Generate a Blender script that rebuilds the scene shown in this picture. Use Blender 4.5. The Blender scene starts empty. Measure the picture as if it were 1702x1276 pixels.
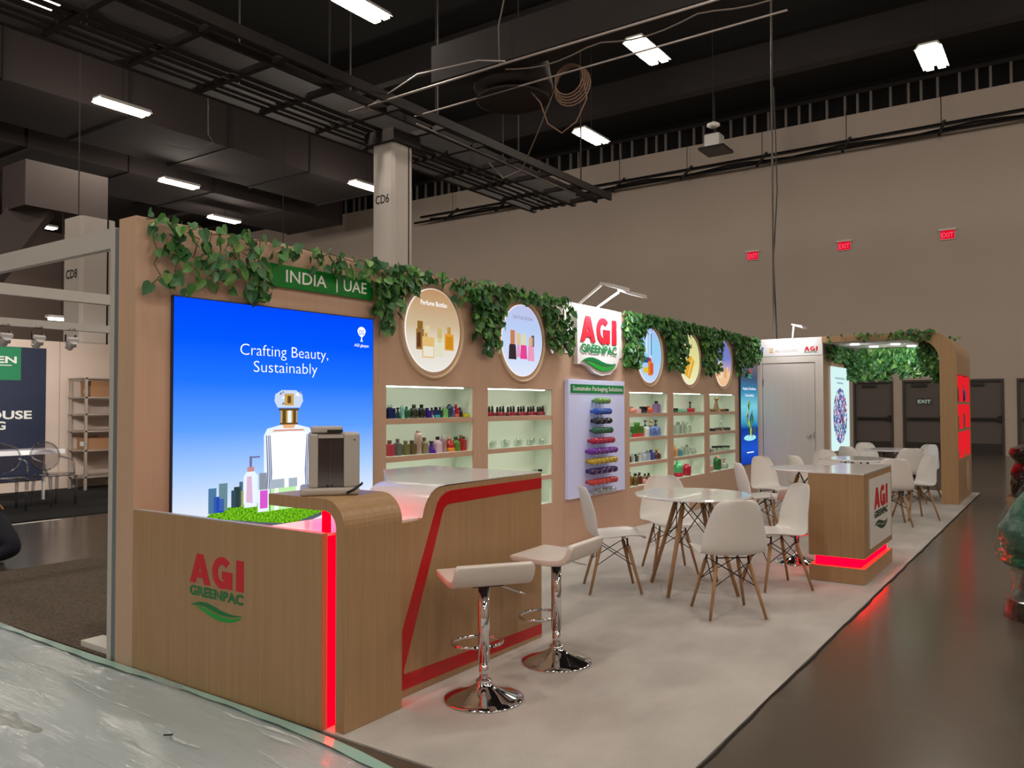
import bpy, math, random
from mathutils import Vector, Matrix, Euler
random.seed(7)
S = bpy.context.scene
COL = S.collection
PI = math.pi

# ------------------------------------------------------------------ camera, world, exposure
cam_d = bpy.data.cameras.new('camera'); cam = bpy.data.objects.new('camera', cam_d); COL.objects.link(cam)
cam_d.sensor_fit = 'HORIZONTAL'; cam_d.sensor_width = 36.0; cam_d.lens = 1336.5 / 1702 * 36.0
cam_d.clip_start = 0.05; cam_d.clip_end = 200
def set_cam(yaw, pitch, roll, loc):
    cy, sy, cp, sp = math.cos(yaw), math.sin(yaw), math.cos(pitch), math.sin(pitch)
    F = Vector((cy*cp, sy*cp, sp)); R = Vector((sy, -cy, 0)); U = R.cross(F)
    c, r = math.cos(roll), math.sin(roll)
    R2 = R*c + U*r; U2 = U*c - R*r
    m = Matrix((R2, U2, -F)).transposed().to_4x4(); m.translation = loc
    cam.matrix_world = m
set_cam(0.60838977, 0.02600993, -0.00212939, (0, 0, 1.5))
S.camera = cam
W = bpy.data.worlds.new('hall_air'); S.world = W; W.use_nodes = True
W.node_tree.nodes['Background'].inputs[0].default_value = (0.05, 0.045, 0.045, 1)
W.node_tree.nodes['Background'].inputs[1].default_value = 0.1
S.view_settings.view_transform = 'Standard'; S.view_settings.look = 'None'
S.view_settings.exposure = 0.0; S.view_settings.gamma = 1.0; S.view_settings.use_curve_mapping = False
try:
    S.cycles.use_denoising = True; S.cycles.max_bounces = 8; S.cycles.diffuse_bounces = 4
    S.cycles.glossy_bounces = 4; S.cycles.transparent_max_bounces = 16; S.cycles.transmission_bounces = 6
    S.cycles.caustics_reflective = False; S.cycles.caustics_refractive = False
    S.cycles.sample_clamp_indirect = 4.0
except Exception: pass
LIGHT_W = 44.0; SIDE_W = 130.0          # watts of each hall ceiling fixture
HALL_COL = (1.0, 0.90, 0.79)

# ------------------------------------------------------------------ materials
def lin(c):
    return tuple(((v/255)/12.92 if v/255 <= 0.04045 else ((v/255+0.055)/1.055)**2.4) for v in c[:3]) + (1.0,)
MATS = {}
def mat(name, rgb=(200, 200, 200), rough=0.5, metal=0.0, emit=None, estr=1.0, trans=0.0, spec=None, coat=0.0, alpha=1.0,
        noise=None, bump=None):
    """noise=(scale xyz, amount, second rgb); bump=(scale, strength)"""
    if name in MATS: return MATS[name]
    m = bpy.data.materials.new(name); m.use_nodes = True; MATS[name] = m
    nt = m.node_tree; b = nt.nodes['Principled BSDF']
    b.inputs['Base Color'].default_value = lin(rgb); b.inputs['Roughness'].default_value = rough
    b.inputs['Metallic'].default_value = metal; b.inputs['Transmission Weight'].default_value = trans
    b.inputs['Coat Weight'].default_value = coat; b.inputs['Alpha'].default_value = alpha
    if spec is not None: b.inputs['Specular IOR Level'].default_value = spec
    if emit is not None:
        b.inputs['Emission Color'].default_value = lin(emit); b.inputs['Emission Strength'].default_value = estr
    if noise or bump:
        tc = nt.nodes.new('ShaderNodeTexCoord')
    if noise:
        sc, amt, rgb2 = noise
        mp = nt.nodes.new('ShaderNodeMapping'); mp.inputs['Scale'].default_value = sc
        nz = nt.nodes.new('ShaderNodeTexNoise'); nz.inputs['Scale'].default_value = 1.0; nz.inputs['Detail'].default_value = 5.0
        rp = nt.nodes.new('ShaderNodeValToRGB')
        rp.color_ramp.elements[0].position = 0.5-amt/2; rp.color_ramp.elements[0].color = lin(rgb)
        rp.color_ramp.elements[1].position = 0.5+amt/2; rp.color_ramp.elements[1].color = lin(rgb2)
        nt.links.new(tc.outputs['Object'], mp.inputs[0]); nt.links.new(mp.outputs[0], nz.inputs['Vector'])
        nt.links.new(nz.outputs['Fac'], rp.inputs[0]); nt.links.new(rp.outputs[0], b.inputs['Base Color'])
    if bump:
        nb = nt.nodes.new('ShaderNodeTexNoise'); nb.inputs['Scale'].default_value = bump[0]; nb.inputs['Detail'].default_value = 4.0
        bp = nt.nodes.new('ShaderNodeBump'); bp.inputs['Strength'].default_value = bump[1]; bp.inputs['Distance'].default_value = 0.02
        nt.links.new(tc.outputs['Object'], nb.inputs['Vector']); nt.links.new(nb.outputs['Fac'], bp.inputs['Height'])
        nt.links.new(bp.outputs[0], b.inputs['Normal'])
    return m
def emis(name, rgb, strength=1.0):
    if name in MATS: return MATS[name]
    m = bpy.data.materials.new(name); m.use_nodes = True; MATS[name] = m
    nt = m.node_tree; nt.nodes.clear()
    e = nt.nodes.new('ShaderNodeEmission'); o = nt.nodes.new('ShaderNodeOutputMaterial')
    e.inputs[0].default_value = lin(rgb); e.inputs[1].default_value = strength
    nt.links.new(e.outputs[0], o.inputs[0]); return m
def grad_emis(name, axis, lo, hi, stops, strength=1.0):
    """backlit print: colour ramp along one local axis"""
    m = bpy.data.materials.new(name); m.use_nodes = True; MATS[name] = m
    nt = m.node_tree; nt.nodes.clear()
    tc = nt.nodes.new('ShaderNodeTexCoord'); sx = nt.nodes.new('ShaderNodeSeparateXYZ'); mr = nt.nodes.new('ShaderNodeMapRange')
    mr.inputs['From Min'].default_value = lo; mr.inputs['From Max'].default_value = hi
    rp = nt.nodes.new('ShaderNodeValToRGB'); els = rp.color_ramp.elements
    els[0].position = stops[0][0]; els[0].color = lin(stops[0][1]); els[1].position = stops[-1][0]; els[1].color = lin(stops[-1][1])
    for p, c in stops[1:-1]:
        e = els.new(p); e.color = lin(c)
    e = nt.nodes.new('ShaderNodeEmission'); o = nt.nodes.new('ShaderNodeOutputMaterial'); e.inputs[1].default_value = strength
    nt.links.new(tc.outputs['Object'], sx.inputs[0]); nt.links.new(sx.outputs[axis], mr.inputs['Value'])
    nt.links.new(mr.outputs[0], rp.inputs[0]); nt.links.new(rp.outputs[0], e.inputs[0]); nt.links.new(e.outputs[0], o.inputs[0])
    return m
def thin_glass(name, rgb, gloss=0.05, lo=0.06, hi=0.75, body=0.0, body_rgb=(255, 255, 255), bump=None):
    """thin clear plastic or glass: see-through, mirror-like towards grazing angles"""
    if name in MATS: return MATS[name]
    m = bpy.data.materials.new(name); m.use_nodes = True; MATS[name] = m
    nt = m.node_tree; nt.nodes.clear()
    t = nt.nodes.new('ShaderNodeBsdfTransparent'); t.inputs[0].default_value = lin(rgb)
    g = nt.nodes.new('ShaderNodeBsdfGlossy'); g.inputs['Roughness'].default_value = gloss
    lw = nt.nodes.new('ShaderNodeLayerWeight'); lw.inputs[0].default_value = 0.35
    mr = nt.nodes.new('ShaderNodeMapRange'); mr.inputs['To Min'].default_value = lo; mr.inputs['To Max'].default_value = hi
    mx = nt.nodes.new('ShaderNodeMixShader'); o = nt.nodes.new('ShaderNodeOutputMaterial')
    nt.links.new(lw.outputs['Facing'], mr.inputs['Value']); nt.links.new(mr.outputs[0], mx.inputs[0])
    nt.links.new(t.outputs[0], mx.inputs[1]); nt.links.new(g.outputs[0], mx.inputs[2])
    out = mx
    if body > 0:
        d = nt.nodes.new('ShaderNodeBsdfDiffuse'); d.inputs[0].default_value = lin(body_rgb)
        m2 = nt.nodes.new('ShaderNodeMixShader'); m2.inputs[0].default_value = body
        nt.links.new(mx.outputs[0], m2.inputs[1]); nt.links.new(d.outputs[0], m2.inputs[2]); out = m2
    if bump:
        tc = nt.nodes.new('ShaderNodeTexCoord'); mp = nt.nodes.new('ShaderNodeMapping'); mp.inputs['Scale'].default_value = bump[0]
        nb = nt.nodes.new('ShaderNodeTexNoise'); nb.inputs['Scale'].default_value = 1.0; nb.inputs['Detail'].default_value = 6.0
        bp = nt.nodes.new('ShaderNodeBump'); bp.inputs['Strength'].default_value = bump[1]; bp.inputs['Distance'].default_value = 0.03
        nt.links.new(tc.outputs['Object'], mp.inputs[0]); nt.links.new(mp.outputs[0], nb.inputs['Vector'])
        nt.links.new(nb.outputs['Fac'], bp.inputs['Height']); nt.links.new(bp.outputs[0], g.inputs['Normal'])
    nt.links.new(out.outputs[0], o.inputs[0]); return m

WOOD = mat('oak_laminate', (196, 162, 138), 0.42, noise=((70, 70, 1.6), 0.7, (206, 172, 148)))
WOODH = mat('oak_laminate_counter', (160, 126, 90), 0.38, noise=((70, 70, 1.6), 0.7, (182, 147, 108)))
WOODL = mat('pale_panel', (205, 196, 186), 0.45, noise=((60, 60, 1.2), 0.5, (216, 208, 198)))
WHITE = mat('white_laminate', (232, 230, 232), 0.14, coat=0.3)
WHITEM = mat('white_matte', (226, 224, 220), 0.55)
NICHE = mat('niche_white', (228, 240, 228), 0.5)
PLAST = mat('white_shell_plastic', (232, 229, 226), 0.28)
CHROME = mat('chrome', (225, 225, 228), 0.06, metal=1.0)
STEEL = mat('brushed_metal', (170, 170, 172), 0.35, metal=1.0)
BLACKM = mat('black_wire', (18, 17, 17), 0.4)
BEECH = mat('beech_leg', (178, 138, 96), 0.5, noise=((40, 40, 6), 0.5, (150, 112, 76)))
ALU = mat('pale_aluminium', (196, 192, 188), 0.4, metal=0.1)
ALUG = mat('grey_aluminium', (120, 128, 134), 0.4, metal=0.2)
CARPET = mat('pale_booth_carpet', (178, 172, 168), 0.95, noise=((1.6, 2.6, 2), 0.42, (204, 199, 195)), bump=(160, 0.5))
BROWNC = mat('brown_speckled_carpet', (66, 56, 48), 0.97, noise=((60, 60, 60), 0.5, (124, 110, 96)), bump=(90, 0.9))
BLACKC = mat('black_carpet', (14, 14, 18), 0.95, bump=(120, 0.6))
CONC = mat('polished_concrete', (88, 79, 70), 0.2, noise=((0.7, 0.5, 1), 0.55, (82, 73, 64)), spec=0.5)
HALLW = mat('painted_wall', (190, 175, 162), 0.7, noise=((0.25, 0.25, 0.25), 0.6, (197, 182, 170)))
CEIL = mat('black_ceiling', (16, 14, 14), 0.9)
DARKST = mat('dark_steelwork', (36, 31, 30), 0.75, noise=((1.5, 1.5, 1.5), 0.5, (44, 37, 36)))
DUCT = mat('dark_duct', (54, 46, 44), 0.9)
COLP = mat('column_paint', (206, 198, 192), 0.6)
DOORG = mat('dark_grey_door', (92, 84, 80), 0.4)
DOORF = mat('door_frame', (70, 62, 58), 0.5)
REDE = emis('red_led', (255, 0, 16), 9.0)
REDE2 = emis('red_led_panel', (255, 0, 14), 5.0)
REDN = emis('red_niche_glow', (240, 36, 44), 0.85)
REDV = mat('red_acrylic', (190, 8, 18), 0.3)
LOGOR = mat('logo_red', (205, 22, 44), 0.4)
LOGOG = mat('logo_green', (10, 120, 62), 0.4)
LOGOG2 = mat('logo_green_bright', (34, 160, 58), 0.4)
SIGNG = mat('sign_green', (8, 122, 40), 0.35)
SIGNW = mat('sign_white', (236, 238, 232), 0.4)
LED = emis('warm_led_strip', (250, 255, 236), 11.0)
TUBE = emis('fluorescent_tube', (255, 240, 210), 16.0)
CARDB = mat('cardboard', (165, 122, 88), 0.8)
CABLE = mat('black_cable', (12, 12, 12), 0.5)
CLEAR = thin_glass('clear_glass', (240, 246, 242), 0.04, 0.10, 0.8)
GHOST = thin_glass('clear_polycarbonate', (222, 222, 226), 0.06, 0.08, 0.85)
GREENS = [mat('leaf_green_%d' % i, c, 0.45) for i, c in enumerate([(52, 98, 46), (66, 120, 54), (92, 142, 66), (56, 106, 64), (124, 160, 88)])]
STEMM = mat('vine_stem', (84, 70, 44), 0.7)
_cm = {}
def colour(rgb, rough=0.15, trans=0.35):
    k = (tuple(rgb), rough, trans)
    if k not in _cm: _cm[k] = mat('glass_%d_%d_%d_%d' % (rgb[0], rgb[1], rgb[2], int(rough*100)), rgb, rough, trans=trans, coat=0.3)
    return _cm[k]

# ------------------------------------------------------------------ mesh helpers
class MB:
    def __init__(s): s.v = []; s.f = []
    def add(s, vs, fs):
        o = len(s.v); s.v += [tuple(p) for p in vs]; s.f += [tuple(i+o for i in f) for f in fs]; return s
    def box(s, x0, x1, y0, y1, z0, z1):
        return s.add([(x0,y0,z0),(x1,y0,z0),(x1,y1,z0),(x0,y1,z0),(x0,y0,z1),(x1,y0,z1),(x1,y1,z1),(x0,y1,z1)],
                     [(0,3,2,1),(4,5,6,7),(0,1,5,4),(1,2,6,5),(2,3,7,6),(3,0,4,7)])
    def prism(s, poly, axis, a, b):
        """poly: list of (u,v) in the plane normal to axis ('x': (y,z), 'y': (x,z), 'z': (x,y))"""
        def P(u, v, w): return (w,u,v) if axis == 'x' else ((u,w,v) if axis == 'y' else (u,v,w))
        n = len(poly); vs = [P(u,v,a) for u,v in poly]+[P(u,v,b) for u,v in poly]
        return s.add(vs, [tuple(range(n)), tuple(range(2*n-1, n-1, -1))]+[(i, i+n, (i+1)%n+n, (i+1)%n) for i in range(n)])
    def tube(s, pts, r, n=6, r1=None, caps=True):
        pts = [Vector(p) for p in pts]; m = len(pts); vs = []; fs = []
        t0 = (pts[1]-pts[0]).normalized(); ref = Vector((0,0,1)) if abs(t0.z) < 0.9 else Vector((1,0,0))
        for i, p in enumerate(pts):
            t = ((pts[min(i+1,m-1)]-pts[max(i-1,0)])).normalized()
            a = t.cross(ref)
            if a.length < 1e-4: a = t.cross(Vector((0,1,0)))
            a.normalize(); b = t.cross(a)
            rr = r if r1 is None else r+(r1-r)*i/(m-1)
            for k in range(n):
                an = 2*PI*k/n; vs.append(p+a*(rr*math.cos(an))+b*(rr*math.sin(an)))
        for i in range(m-1):
            for k in range(n): fs.append((i*n+k, i*n+(k+1)%n, (i+1)*n+(k+1)%n, (i+1)*n+k))
        if caps: fs += [tuple(range(n-1,-1,-1)), tuple(range((m-1)*n, m*n))]
        return s.add(vs, fs)
    def lathe(s, prof, n=16, c=(0,0,0), sx=1.0, sy=1.0, power=2.0):
        vs = []; fs = []; m = len(prof)
        for r, z in prof:
            for k in range(n):
                an = 2*PI*(k+0.5)/n; ca, sa = math.cos(an), math.sin(an)
                q = 2.0/power
                vs.append((c[0]+sx*r*math.copysign(abs(ca)**q, ca), c[1]+sy*r*math.copysign(abs(sa)**q, sa), c[2]+z))
        for i in range(m-1):
            for k in range(n): fs.append((i*n+k, i*n+(k+1)%n, (i+1)*n+(k+1)%n, (i+1)*n+k))
        fs += [tuple(range(n-1,-1,-1)), tuple(range((m-1)*n, m*n))]
        return s.add(vs, fs)
    def mesh(s, name, m, smooth=False):
        me = bpy.data.meshes.new(name); me.from_pydata(s.v, [], s.f); me.materials.append(m)
        if smooth: me.polygons.foreach_set('use_smooth', [True]*len(me.polygons))
        me.update(); return me
    def build(s, name, m, parent=None, smooth=False, world=True):
        """world=True: coordinates were given in world space; they are moved to the parent's base"""
        if parent is not None and world:
            l = parent_loc(parent); s.v = [(x-l.x, y-l.y, z-l.z) for x, y, z in s.v]
        o = bpy.data.objects.new(name, s.mesh(name, m, smooth)); COL.objects.link(o)
        if parent is not None: o.parent = parent
        return o
def parent_loc(p):
    l = Vector((0,0,0))
    while p is not None: l = l+p.location; p = p.parent
    return l
def tag(o, label=None, cat=None, group=None, kind=None):
    if label: o['label'] = label
    if cat: o['category'] = cat
    if group: o['group'] = group
    if kind: o['kind'] = kind
    return o
ORD = ['first', 'second', 'third', 'fourth', 'fifth', 'sixth', 'seventh', 'eighth', 'ninth', 'tenth', 'eleventh', 'twelfth', 'thirteenth', 'fourteenth', 'fifteenth', 'sixteenth', 'seventeenth', 'eighteenth', 'nineteenth', 'twentieth']
def thing(name, label, cat, loc=(0,0,0), rz=0.0, group=None):
    o = bpy.data.objects.new(name, None); COL.objects.link(o); o.empty_display_size = 0.1
    o.location = loc; o.rotation_euler = (0,0,rz); return tag(o, label, cat, group)
def copy_tree(o, parent=None):
    c = o.copy(); COL.objects.link(c); c.parent = parent
    for ch in [x for x in o.children]: copy_tree(ch, c)
    return c
def bevel(o, w, seg=2):
    b = o.modifiers.new('bevel', 'BEVEL'); b.width = w; b.segments = seg; b.limit_method = 'ANGLE'; return o
def box(name, m, parent, x0, x1, y0, y1, z0, z1, bw=0, world=True):
    o = MB().box(x0,x1,y0,y1,z0,z1).build(name, m, parent, world=world)
    if bw: bevel(o, bw)
    return o
_text_cache = {}
def text(body, m, parent, origin, ax, up, height, width=None, bold=0.0, align='LEFT', depth=0.002, name='lettering'):
    """flat lettering: cap height = height; stretched to width when given. origin = left/centre of the base line (world)"""
    cu = bpy.data.curves.new(name, 'FONT'); cu.body = body; cu.size = 1.0; cu.offset = bold; cu.fill_mode = 'BOTH'
    cu.extrude = 0.0; cu.resolution_u = 3
    ob = bpy.data.objects.new(name, cu); COL.objects.link(ob)
    dg = bpy.context.evaluated_depsgraph_get(); me = bpy.data.meshes.new_from_object(ob.evaluated_get(dg))
    bpy.data.objects.remove(ob); bpy.data.curves.remove(cu)
    co = [v.co.copy() for v in me.vertices]
    if not co: return None
    x0 = min(v.x for v in co); x1 = max(v.x for v in co)
    s = height/0.70; sx = s if width is None else width/(x1-x0)
    ax = Vector(ax).normalized(); up = Vector(up).normalized(); n = ax.cross(up)
    off = -x0 if align == 'LEFT' else (-(x0+x1)/2 if align == 'CENTER' else -x1)
    O = Vector(origin)-(parent_loc(parent) if parent is not None else Vector())
    for v, c in zip(me.vertices, co): v.co = O+ax*((c.x+off)*sx)+up*(c.y*s)+n*depth
    me.materials.clear(); me.materials.append(m); me.name = name
    o = bpy.data.objects.new(name, me); COL.objects.link(o); o.parent = parent
    return o
class Frame:
    """a flat picture plane: (u,v) -> world, slightly in front of the surface"""
    def __init__(s, O, ax, up): s.O = Vector(O); s.ax = Vector(ax); s.up = Vector(up); s.n = s.ax.cross(s.up)
    def p(s, u, v, d=0.0): return s.O+s.ax*u+s.up*v+s.n*d
    def poly(s, pts, m, parent, name='print', d0=0.0, d1=0.002):
        n = len(pts); b = MB(); b.add([s.p(u,v,d0) for u,v in pts]+[s.p(u,v,d1) for u,v in pts],
            [tuple(range(n-1,-1,-1)), tuple(range(n,2*n))]+[(i,(i+1)%n,(i+1)%n+n,i+n) for i in range(n)])
        return b.build(name, m, parent)
    def ellipse(s, cu, cv, ru, rv, m, parent, name='print', d0=0.0, d1=0.002, n=40):
        return s.poly([(cu+ru*math.cos(2*PI*k/n), cv+rv*math.sin(2*PI*k/n)) for k in range(n)], m, parent, name, d0, d1)
    def text(s, body, m, parent, u, v, h, w=None, bold=0.0, align='LEFT', d=0.004, name='lettering'):
        return text(body, m, parent, s.p(u,v), s.ax, s.up, h, w, bold, align, d, name)
def area(name, loc, target, sx, sy, power, col, parent=None):
    l = bpy.data.lights.new(name, 'AREA'); l.shape = 'RECTANGLE'; l.size = sx; l.size_y = sy; l.energy = power; l.color = col
    o = bpy.data.objects.new(name, l); COL.objects.link(o)
    d = Vector(target)-Vector(loc); q = d.to_track_quat('-Z', 'Y')
    o.rotation_euler = q.to_euler()
    if parent is not None: o.parent = parent; o.location = Vector(loc)-parent_loc(parent)
    else: o.location = loc
    return o

# ------------------------------------------------------------------ the hall
X_FAR, X_NEAR, Y_L, Y_R, Z_C = 27.4, -14.0, 50.0, -16.0, 11.9
def struct(o): o['kind'] = 'structure'; return o
struct(box('floor', CONC, None, X_NEAR, X_FAR+1, Y_R, Y_L, -0.2, 0))
ceiling = struct(box('ceiling', CEIL, None, X_NEAR, X_FAR+1, Y_R, Y_L, Z_C, Z_C+0.2))
wall_back = thing('wall_back', None, None, (X_FAR, 0, 0)); struct(wall_back)
DOORS = [(5.76, 4.58), (4.32, 3.14), (2.73, 1.62), (1.31, 0.20)]
# wall panels around the door openings
zc = 2.24
box('wall_panel', HALLW, wall_back, X_FAR, X_FAR+0.2, DOORS[0][0], Y_L, 0, 10.85)
box('wall_panel', HALLW, wall_back, X_FAR, X_FAR+0.2, DOORS[3][1], DOORS[0][0], zc, 10.85)
box('wall_panel', HALLW, wall_back, X_FAR, X_FAR+0.2, Y_R, DOORS[3][1], 0, 10.85)
for a, b in ((DOORS[0][1], DOORS[1][0]), (DOORS[1][1], DOORS[2][0]), (DOORS[2][1], DOORS[3][0])):
    box('wall_panel', HALLW, wall_back, X_FAR, X_FAR+0.2, b, a, 0, zc)
box('backing', CEIL, wall_back, X_FAR+0.35, X_FAR+0.4, Y_R, Y_L, 10.8, Z_C)
box('top_plate', DARKST, wall_back, X_FAR, X_FAR+0.14, Y_R, Y_L, 11.5, 11.62)
stud_me = MB().box(0, 0.1, -0.035, 0.035, 0, 0.66).mesh('stud', mat('stud_paint', (128, 120, 116), 0.7))
y = -3.0; k = 0
while y < 30:
    o = bpy.data.objects.new('stud', stud_me); COL.objects.link(o); o.parent = wall_back; o.location = (0.02, y, 10.84)
    y += 0.47+0.12*math.sin(k*1.7); k += 1
struct(box('wall_left', mat('dimmed_hall_wall', (112, 98, 92), 0.8), None, X_NEAR, X_FAR+1, Y_L, Y_L+0.2, 0, Z_C))  # dimness of the sparsely lit far hall is put into this wall's colour
struct(box('wall_right', HALLW, None, X_NEAR, X_FAR+1, Y_R-0.2, Y_R, 0, Z_C))
struct(box('wall_front', HALLW, None, X_NEAR-0.2, X_NEAR, Y_R, Y_L, 0, Z_C))
for i, (ya, yb) in enumerate(DOORS):
    d = thing('door_%d' % (i+1), None, None, (X_FAR+0.06, (ya+yb)/2, 0)); struct(d)
    xf = X_FAR
    box('door_leaf', DOORG, d, xf+0.06, xf+0.11, yb+0.06, ya-0.06, 0.01, zc-0.07)
    box('door_frame', DOORF, d, xf-0.02, xf+0.12, ya-0.06, ya+0.0, 0, zc)
    box('door_frame', DOORF, d, xf-0.02, xf+0.12, yb, yb+0.06, 0, zc)
    box('door_head', DOORF, d, xf-0.02, xf+0.12, yb+0.06, ya-0.06, zc-0.07, zc)
    box('push_bar', mat('panic_bar', (24, 21, 20), 0.35), d, xf-0.03, xf+0.02, yb+0.12, ya-0.12, 1.02, 1.09)
    box('bar_latch', mat('panic_bar'), d, xf-0.05, xf+0.06, yb+0.08, yb+0.17, 0.97, 1.15)
    box('kick_plate', mat('kick_plate', (46, 40, 38), 0.4), d, xf+0.05, xf+0.06, yb+0.08, ya-0.08, 0.03, 0.33)
    box('door_closer', mat('closer', (40, 36, 34), 0.4), d, xf-0.01, xf+0.06, yb+0.5, ya-0.25, zc-0.2, zc-0.12)
    if i == 1:
        box('exit_plate', mat('exit_plate', (74, 72, 68), 0.5), d, xf+0.045, xf+0.06, 3.50, 3.94, 1.47, 1.69)
        text('EXIT', emis('exit_letters', (170, 186, 172), 0.7), d, (xf+0.045, 3.90, 1.53), (0,-1,0), (0,0,1), 0.10, 0.36, 0.02)
# exit signs on the wall
for i, (ye, who) in enumerate([(8.94, 'farthest left of three, beside the hanging cable'), (5.96, 'middle one of three on the tall wall'), (3.01, 'rightmost of three on the tall wall')]):
    t = thing('exit_sign', 'lit red exit sign high up, '+who, 'exit sign', (X_FAR, ye, 6.45), 0, 'exit signs on the hall wall')
    box('housing', WHITEM, t, X_FAR-0.06, X_FAR, ye-0.20, ye+0.20, 6.46, 6.76)
    box('canopy', WHITEM, t, X_FAR-0.12, X_FAR, ye-0.24, ye+0.24, 6.74, 6.79)
    box('lit_face', emis('exit_face', (225, 14, 44), 0.95), t, X_FAR-0.066, X_FAR-0.06, ye-0.19, ye+0.19, 6.48, 6.74)
    text('EXIT', emis('exit_face_letters', (255, 90, 110), 1.0), t, (X_FAR-0.067, ye+0.16, 6.53), (0,-1,0), (0,0,1), 0.15, 0.32, 0.01)
# cable tray along the far wall
t = thing('cable_tray', 'long dark cable tray on brackets running along the tall wall', 'cable tray', (X_FAR-0.5, 6, 9.6))
for dx, dz in ((0.0, 0.0), (0.42, 0.35)):
    o = MB().tube([(X_FAR-0.55+dx, -6, 9.62+dz), (X_FAR-0.55+dx, 24, 9.62+dz)], 0.05, 6).build('rail', BLACKM, t)
pts = [(X_FAR-0.35, -6+i*0.75, 9.74+0.05*math.sin(i*1.3)) for i in range(40)]
MB().tube(pts, 0.045, 6).build('cable', BLACKM, t)
for i in range(11):
    yy = -5+i*2.7
    MB().tube([(X_FAR-0.85, yy, 9.45), (X_FAR, yy-0.05, 10.1)], 0.05, 6).build('bracket', BLACKM, t)
    MB().tube([(X_FAR-0.3, yy, 9.9), (X_FAR-0.3, yy, 10.9)], 0.012, 4).build('hanger', BLACKM, t)

# columns
def column(label, cx, cy, w, ztop, mark, rz=0.0):
    t = thing('column', label, 'column', (cx, cy, 0))
    h = w/2; c = 0.06
    poly = [(cx-h+c, cy-h), (cx+h-c, cy-h), (cx+h, cy-h+c), (cx+h, cy+h-c), (cx+h-c, cy+h), (cx-h+c, cy+h), (cx-h, cy+h-c), (cx-h, cy-h+c)]
    MB().prism(poly, 'z', 0, ztop).build('shaft', COLP, t)
    box('seam', mat('dark_seam', (40, 34, 32), 0.8), t, cx+h*0.45, cx+h*0.55, cy-h-0.006, cy-h+0.01, 0, ztop)
    if mark == 'CD6': box('cap', DARKST, t, cx-h-0.1, cx+h+0.1, cy-h-0.1, cy+h+0.1, ztop, ztop+0.25)
    text(mark, mat('stencil_black', (24, 22, 22), 0.7), t, (cx-h, cy+h*0.62, mark_z[mark]), (0,-1,0), (0,0,1), 0.17, w*0.62, 0.02)
mark_z = {'CD6': 5.55, 'CD8': 4.0}
column('tall pale square column marked CD6 rising behind the display wall', 11.98, 11.30, 0.60, 6.75, 'CD6')
column('pale square column with lit top behind the white frame, left of display wall', 8.30, 16.05, 0.70, 5.2, 'CD8')
# slanted brace and its head
t = thing('roof_brace', 'broad pale slanted structural brace at the far left under the ceiling', 'brace', (8.5, 21, 0))
MB().add([(7.6,23.2,3.2),(8.3,22.4,3.2),(9.7,20.5,6.4),(9.0,21.3,6.4),(7.9,23.6,3.2),(8.6,22.8,3.2),(10.0,20.9,6.4),(9.3,21.7,6.4)],
         [(0,1,2,3),(7,6,5,4),(0,4,5,1),(1,5,6,2),(2,6,7,3),(3,7,4,0)]).build('strut', mat('brace_paint', (84, 74, 72), 0.7), t)
box('head', mat('brace_paint'), t, 9.0, 11.0, 20.4, 21.6, 6.3, 7.4)

# ------------------------------------------------------------------ ceiling: ducts, catwalk, pipes, lights
def duct(label, y0, y1, z0, z1, x0, x1):
    t = thing('air_duct', label, 'duct', ((x0+x1)/2, (y0+y1)/2, z0))
    n = max(1, int((x1-x0)/3.0)); L = (x1-x0)/n
    for i in range(n):
        box('duct_section', DUCT, t, x0+i*L+0.02, x0+(i+1)*L-0.02, y0, y1, z0, z1)
        box('flange', DARKST, t, x0+(i+1)*L-0.04, x0+(i+1)*L+0.04, y0-0.04, y1+0.04, z0-0.04, z1+0.04)
duct('wide dark rectangular air duct crossing the upper left ceiling', 21.6, 24.9, 9.6, 11.0, -4, 22)
duct('second dark rectangular air duct, lower left below the first duct', 26.7, 30.3, 9.6, 10.8, 2, 25)
t = thing('catwalk', 'dark steel catwalk grid with cross members under the ceiling above the column', 'catwalk', (10, 11.5, 7.0))
for yy, h, w in ((12.55, 0.42, 0.12), (11.25, 0.36, 0.12), (10.55, 0.14, 0.07), (10.12, 0.18, 0.07)):
    box('rail', DARKST, t, -4, 19.2, yy-w/2, yy+w/2, 7.0, 7.0+h)
for yy in (11.6, 11.85, 12.1, 12.3): box('walk_slat', DARKST, t, -4, 19.2, yy-0.08, yy+0.05, 7.05, 7.08)
for i in range(18):
    xx = -3.5+i*1.32
    box('cross_member', DARKST, t, xx-0.05, xx+0.05, 10.1, 12.6, 7.02, 7.12)
for i in range(8):
    xx = -2+i*2.8
    for yy in (10.12, 12.55): MB().tube([(xx, yy, 7.2), (xx, yy, Z_C)], 0.02, 5).build('hanger_rod', DARKST, t)
def beam(label, *a): tag(box('roof_beam', DARKST, None, *a), label, 'beam', 'dark roof beams')
beam('dark roof beam near the round vent, running across the hall', 10.85, 11.25, -10, 9.3, 7.25, 7.9)
beam('dark roof beam high above, nearest the tall wall', 22.5, 22.9, -10, 40, 10.8, 11.7)
beam('dark roof beam high above, between the pendant sensor and tall wall', 17.2, 17.5, -10, 40, 11.05, 11.8)
def pipe(name, label, cat, pts, r, m, n=6, group=None):
    o = MB().tube(pts, r, n).build(name, m, None, smooth=True)
    l = Vector(pts[0]); o.data.transform(Matrix.Translation(-l)); o.location = l
    return tag(o, label, cat, group)
COND = mat('pale_conduit', (188, 178, 176), 0.35, metal=0.3)
CABG = mat('grey_cable', (120, 108, 100), 0.6)
pipe('conduit', 'long bright conduit pipe crossing above the logo wall', 'conduit', [(10.48, 11.0, 6.97), (10.46, 7.5, 7.0), (10.44, -2, 7.0)], 0.02, COND)
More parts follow.
